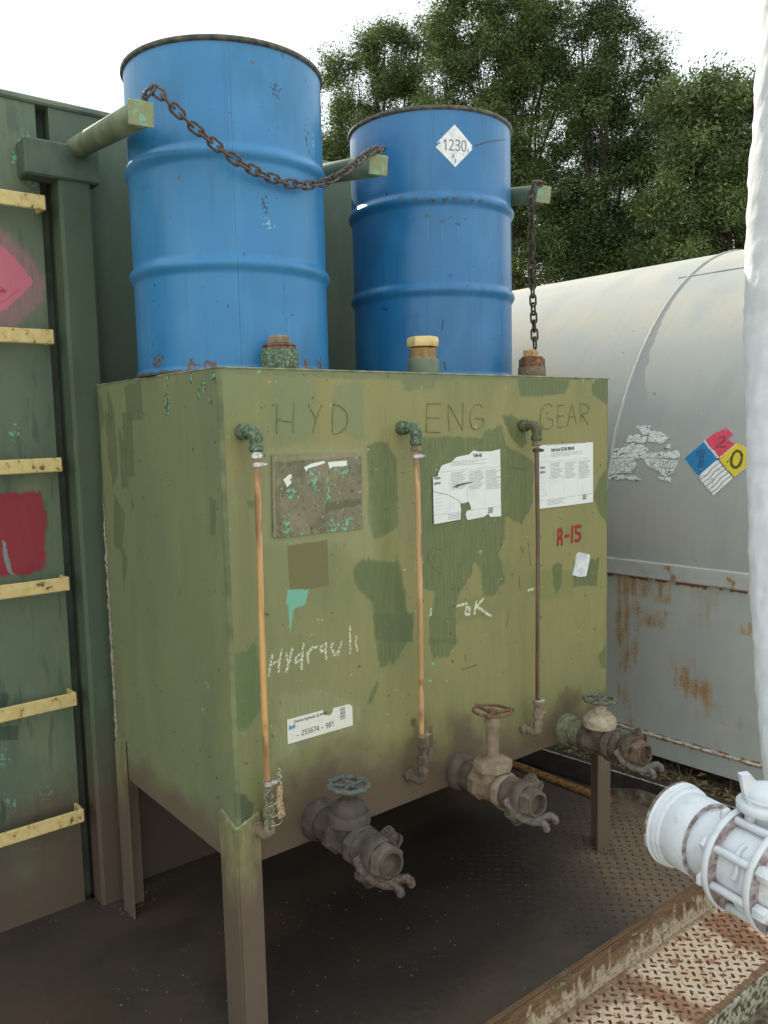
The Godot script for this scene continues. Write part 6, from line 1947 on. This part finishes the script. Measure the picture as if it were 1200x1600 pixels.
# ------------------------------------------------------------------ white valve and pipe, near right
func white_valve() -> void:
	var f1 := Vector3(0.301, 0.902, 1.202)
	var a := Vector3(0.201, 0, -0.98).normalized()     # away, towards the far left
	var v := thing("white_valve", "white painted flanged valve with capped end over the step", "valve", Vector3(f1.x, -0.2, f1.z))
	var brown := mottled([rgb(112, 92, 88), rgb(140, 122, 118), rgb(184, 180, 180)], [0.3, 0.48, 0.66], 0.03, 0.8, 0.1, 251, 0.0, 2.5)
	var xf := along(f1, a)
	var st := begin()
	lathe(st, v2([0.057, 0.008, 0.057, 0.064, 0.059, 0.066]), 40, xf)
	obj("neck", st, m_white, v)
	st = begin()
	lathe(st, v2([0.055, 0.064, 0.066, 0.064, 0.0685, 0.067, 0.069, 0.118, 0.067, 0.12]), 44, xf)
	obj("cap_barrel", st, m_white, v)
	st = begin()
	lathe(st, v2([0.0602, 0.0636, 0.0665, 0.0633, 0.0682, 0.0655]), 44, xf)
	obj("rusty_lip", st, brown, v)
	st = begin()
	lathe(st, v2([0.067, 0.115, 0.071, 0.117, 0.0725, 0.121, 0.0715, 0.124, 0.0745, 0.125, 0.0755, 0.130, 0.0745, 0.134, 0.0765, 0.135, 0.077, 0.139]), 44, xf)
	obj("cap_rings", st, m_white, v)
	st = begin()
	lathe(st, v2([0.077, 0.1392, 0.077, 0.145, 0.072, 0.149, 0, 0.149]), 44, xf)
	obj("cap_end", st, mottled([rgb(88, 68, 54), rgb(126, 108, 92), rgb(200, 196, 190)], [0.35, 0.5, 0.7], 0.03, 0.8, 0.1, 252, 0.0, 2.0), v)
	# two flanges and the body between them
	var gap := 0.066
	for k in 2:
		st = begin()
		var y0 := -0.006 - k * (gap + 0.014)
		lathe(st, v2([0.0, y0 + 0.0005, 0.086, y0 + 0.0005, 0.089, y0 + 0.003, 0.089, y0 + 0.011, 0.086, y0 + 0.014, 0.03, y0 + 0.014]), 48, xf)
		var fl := obj("flange", st, m_white, v)
		st = begin()
		lathe(st, v2([0.052, y0 - 0.0012, 0.0855, y0 - 0.0012, 0.0865, y0 + 0.0003]), 48, xf)
		obj("rusty_face", st, brown, fl)
	st = begin()
	lathe(st, v2([0.068, -0.088, 0.07, -0.06, 0.07, -0.03, 0.068, 0.0]), 40, xf)
	obj("valve_body", st, m_white, v)
	var bx := xf.basis.x.normalized()
	var bz := xf.basis.z.normalized()
	# studs with nuts
	for k in 8:
		var an := TAU * (k + 0.35) / 8.0
		var r := (bx * cos(an) + bz * sin(an)) * 0.079
		st = begin()
		drum_of(st, f1 + r - a * 0.122, f1 + r + a * 0.022, 0.0068, 12, 0.001)
		var stud := obj("stud", st, m_white, v)
		for e in [[-0.112, -0.0885], [0.009, 0.019]]:
			st = begin()
			drum_of(st, f1 + r + a * e[0], f1 + r + a * e[1], 0.0125, 6, 0.002, k * 0.4)
			obj("nut", st, m_white, stud)
	# ribs cast on the body
	for k in 5:
		var an := TAU * (k + 0.1) / 5.0
		st = begin()
		var ps := []
		for i in 7:
			var q := an + (i - 3) * 0.13
			ps.append(f1 - a * (0.044 - 0.004 * sin(i * 1.0)) + (bx * cos(q) + bz * sin(q)) * 0.0715)
		tube(st, ps, [0.004, 0.005, 0.005, 0.005, 0.005, 0.005, 0.007], 8)
		obj("rib", st, m_white, v)
	# towards the viewer: domed cover, then the pipe that turns down to the ground
	st = begin()
	lathe(st, v2([0.068, 0.0, 0.066, 0.012, 0.06, 0.022, 0.056, 0.03]), 40, along(f1 - a * 0.0865, -a))
	obj("cover", st, mottled([rgb(150, 136, 134), rgb(196, 194, 194), rgb(222, 222, 222)], [0.36, 0.46, 0.7], 0.012, 0.6, 0.05, 253, 0.0, 2.0), v)
	st = begin()
	var e0 := f1 - a * 0.115
	var out := Vector3(0.55, 0, 0.83)
	tube(st, [e0, e0 - a * 0.06, e0 - a * 0.11 + Vector3(0.02, -0.01, 0), e0 - a * 0.14 + Vector3(0.05, -0.05, 0), e0 - a * 0.15 + Vector3(0.07, -0.12, 0), Vector3(e0.x + 0.06, -0.2, e0.z + 0.16)], 0.055, 24)
	obj("down_pipe", st, m_white, v)
	# riser on top with its small flange and lid
	var rb := Vector3(0.316, 0.944, 1.235)
	var rt := Vector3(0.338, 0.998, 1.224)
	rt = Vector3(rb.x, rt.y, rb.z)
	st = begin()
	drum_of(st, rb - Vector3.UP * 0.03, rt, 0.026, 24, 0.002)
	obj("riser", st, m_white, v)
	st = begin()
	lathe(st, v2([0.02, 0, 0.044, 0.0, 0.047, 0.003, 0.047, 0.012, 0.044, 0.015, 0.036, 0.017, 0.036, 0.028, 0.030, 0.038, 0.014, 0.043, 0, 0.043]), 32, Transform3D(Basis(), rt - Vector3.UP * 0.004))
	obj("riser_flange", st, m_white, v)
	var camx := Vector3(0.7776, -0.0235, 0.6283)
	for k in 2:
		st = begin()
		var bo := rt - camx * (0.037 - k * 0.066) + Vector3(0, 0, 0.012)
		drum_of(st, bo - Vector3.UP * 0.026, bo - Vector3.UP * 0.004, 0.0095, 6, 0.002)
		drum_of(st, bo + Vector3.UP * 0.01, bo + Vector3.UP * 0.018, 0.0085, 6, 0.002)
		obj("nut", st, m_white, v)
	# cam ear standing up at the left of the lid
	st = begin()
	prism(st, v2([0.0, -0.002, 0.03, -0.002, 0.022, 0.03, 0.004, 0.052, -0.012, 0.05, -0.008, 0.03]), -0.007, 0.007, Transform3D(Basis(camx, Vector3.UP, camx.cross(Vector3.UP)), rt - camx * 0.034 + Vector3.UP * 0.008))
	obj("cam_ear", st, m_white, v)
	st = begin()
	var ring := []
	for i in 14:
		var an := PI * 0.15 + PI * 1.2 * i / 13.0
		ring.append(rt + Vector3.UP * 0.018 + camx * (-0.004 + 0.03 * cos(an)) + Vector3(-0.6, 0, 0.78) * 0.034 * sin(an))
	tube(st, ring, 0.0042, 8)
	obj("pull_ring", st, m_white, v)

func white_pipe() -> void:
	# stands in front of the grey tank, wrapped in rough white mastic, bowed a little
	var r := 0.075
	var camx := Vector3(0.7776, -0.0235, 0.6283)
	var left := [Vector3(0.555, 2.552, 1.089), Vector3(0.612, 2.412, 1.052), Vector3(0.659, 2.262, 1.017), Vector3(0.699, 2.093, 0.988), Vector3(0.719, 1.971, 0.972), Vector3(0.738, 1.816, 0.964), Vector3(0.748, 1.655, 0.965), Vector3(0.743, 1.436, 0.978), Vector3(0.72, 1.232, 1.002), Vector3(0.687, 1.064, 1.033), Vector3(0.652, 0.931, 1.068), Vector3(0.605, 0.786, 1.115), Vector3(0.545, 0.638, 1.176), Vector3(0.472, 0.494, 1.245), Vector3(0.403, 0.38, 1.31)]
	var curve := Curve3D.new()
	for q in left:
		curve.add_point(q + camx * r)
	curve.bake_interval = 0.01
	var n := 150
	var ps := []
	for i in n:
		ps.append(curve.sample_baked(curve.get_baked_length() * i / (n - 1.0)))
	var t := thing("white_pipe", "upright white pipe in lumpy wrapping at the right edge of the view", "pipe", Vector3(ps[n - 1].x, -0.2, ps[n - 1].z))
	var nz := FastNoiseLite.new()
	nz.seed = 77
	nz.frequency = 1.0
	var st := begin()
	var sides := 64
	var rows := []
	for i in n:
		var tg: Vector3 = (ps[mini(i + 1, n - 1)] - ps[maxi(i - 1, 0)]).normalized()
		var u := tg.cross(Vector3.BACK).normalized()
		var w := tg.cross(u)
		var ring := []
		for k in sides + 1:
			var an := TAU * (k % sides) / sides
			var d := u * cos(an) + w * sin(an)
			var q: Vector3 = ps[i] + d * r
			ring.append(q + d * (nz.get_noise_3dv(q * 30.0) * 0.0045 + nz.get_noise_3dv(q * 80.0) * 0.002 + nz.get_noise_3dv(q * 9.0) * 0.004))
		rows.append(ring)
	st.set_smooth_group(0)
	for i in n - 1:
		for k in sides:
			for c in [[i, k], [i + 1, k + 1], [i, k + 1], [i, k], [i + 1, k], [i + 1, k + 1]]:
				st.set_smooth_group(0)
				st.add_vertex(rows[c[0]][c[1]])
	st.generate_normals()
	var o := obj("wrapping", st, mottled([rgb(214, 216, 219), rgb(222, 224, 227), rgb(228, 229, 231)], [0.2, 0.5, 0.8], 0.012, 0.85, 0.08, 261, 0.0, 2.0), t)


# ------------------------------------------------------------------ dry leaves along the kerb
func litter() -> void:
	var st := begin()
	var cols := [rgb(120, 96, 66), rgb(92, 70, 46), rgb(150, 124, 88), rgb(104, 98, 62), rgb(76, 58, 42)]
	for i in 520:
		var z := rng.randf_range(-0.95, 0.42)
		var x := 1.99 + (z + 0.97) * 0.108 + absf(rng.randfn(0.0, 0.1)) + 0.005
		var y := ground_height(maxf(x, 2.0), z) + rng.randf_range(0.006, 0.03)
		var a := rng.randf() * TAU
		var u := Vector3(cos(a), rng.randf_range(-0.35, 0.35), sin(a)).normalized()
		var s := u.cross(Vector3(rng.randf_range(-0.5, 0.5), 1, rng.randf_range(-0.5, 0.5))).normalized()
		var ln := rng.randf_range(0.01, 0.026)
		var c := Vector3(x, y, z)
		st.set_color((cols[i % 5] as Color).srgb_to_linear() * rng.randf_range(0.7, 1.2))
		var n := s.cross(u)
		var up := Vector3.UP * ln * rng.randf_range(0.1, 0.4)
		flat_face(st, c - u * ln, c + s * ln * 0.42 + up, c + u * ln, Vector3.UP)
		flat_face(st, c - u * ln, c + u * ln, c - s * ln * 0.42 + up, Vector3.UP)
	var m := StandardMaterial3D.new()
	m.vertex_color_use_as_albedo = true
	m.roughness = 0.9
	var o := obj("dry_leaves", st, m)
	o.set_meta("label", "dry brown leaves fallen along the far side of the kerb")
	o.set_meta("category", "leaves")
	o.set_meta("kind", "stuff")
	st = begin()
	for i in 60:
		var z := rng.randf_range(-0.8, 0.4)
		var x := 2.06 + (z + 0.97) * 0.108 + rng.randf() * 0.2
		var h := rng.randf_range(0.03, 0.1) if i > 2 else 0.17
		var b := Vector3(x, ground_height(x, z) - 0.005, z)
		var lean := Vector3(rng.randf_range(-0.5, 0.3), 1.0, rng.randf_range(-0.4, 0.4)).normalized()
		var tip := b + lean * h + Vector3(rng.randf_range(-0.03, 0.01), 0, 0.01)
		tube(st, [b, b.lerp(tip, 0.5) + Vector3(0.006, 0.004, 0), tip], [0.0012, 0.0009, 0.0003], 4)
	o = obj("grass_blades", st, mottled([rgb(110, 106, 62), rgb(150, 142, 92)], [0.3, 0.7], 0.05, 0.9, 0.0, 271))
	o.set_meta("label", "thin dry grass blades growing beside the kerb")
	o.set_meta("category", "grass")
	o.set_meta("kind", "stuff")

	# grit and paint flakes that have gathered on the deck by the wall foot, the legs and the kerb
	st = begin()
	var spots := [[-0.6, -0.93, 0.5, 0.03], [0.3, -0.92, 0.7, 0.04], [1.3, -0.92, 0.5, 0.04], [0.03, 0.02, 0.05, 0.05], [0.03, -0.8, 0.06, 0.05], [1.56, 0.02, 0.06, 0.05], [1.56, -0.8, 0.06, 0.06], [1.93, -0.3, 0.03, 0.4], [0.4, 0.1, 0.9, 0.25], [0.2, -0.5, 0.7, 0.3]]
	for i in 900:
		var sp = spots[i % 10]
		var c := Vector3(sp[0] + rng.randfn(0, sp[2] * 0.5), 0.0, sp[1] + absf(rng.randfn(0, sp[3] * 0.6)) * (1.0 if sp[1] < -0.85 else [-1.0, 1.0][i % 2]))
		if c.x > 1.9 + (c.z + 0.97) * 0.105 or c.z > 0.36 or c.z < -0.965:
			continue
		var r := rng.randf_range(0.0012, 0.0045) * (1.7 if i % 40 == 0 else 1.0)
		var tone := [rgb(74, 64, 54), rgb(60, 52, 45), rgb(82, 72, 60), rgb(88, 76, 64), rgb(98, 88, 76)][i % 5] as Color
		st.set_color(tone.srgb_to_linear())
		var top := c + Vector3(rng.randf_range(-0.3, 0.3) * r, r * rng.randf_range(0.4, 1.0), rng.randf_range(-0.3, 0.3) * r)
		var ring := []
		for k in 5:
			var a := TAU * k / 5.0 + rng.randf() * 0.6
			ring.append(c + Vector3(cos(a), 0, sin(a)) * r * rng.randf_range(0.7, 1.4) - Vector3.UP * 0.0005)
		for k in 5:
			flat_face(st, ring[k], ring[(k + 1) % 5], top, ring[k] + ring[(k + 1) % 5] - c * 2 + Vector3.UP * r)
	o = obj("grit", st, m)
	o.set_meta("label", "grit and small paint flakes strewn over the oily deck")
	o.set_meta("category", "grit")
	o.set_meta("kind", "stuff")
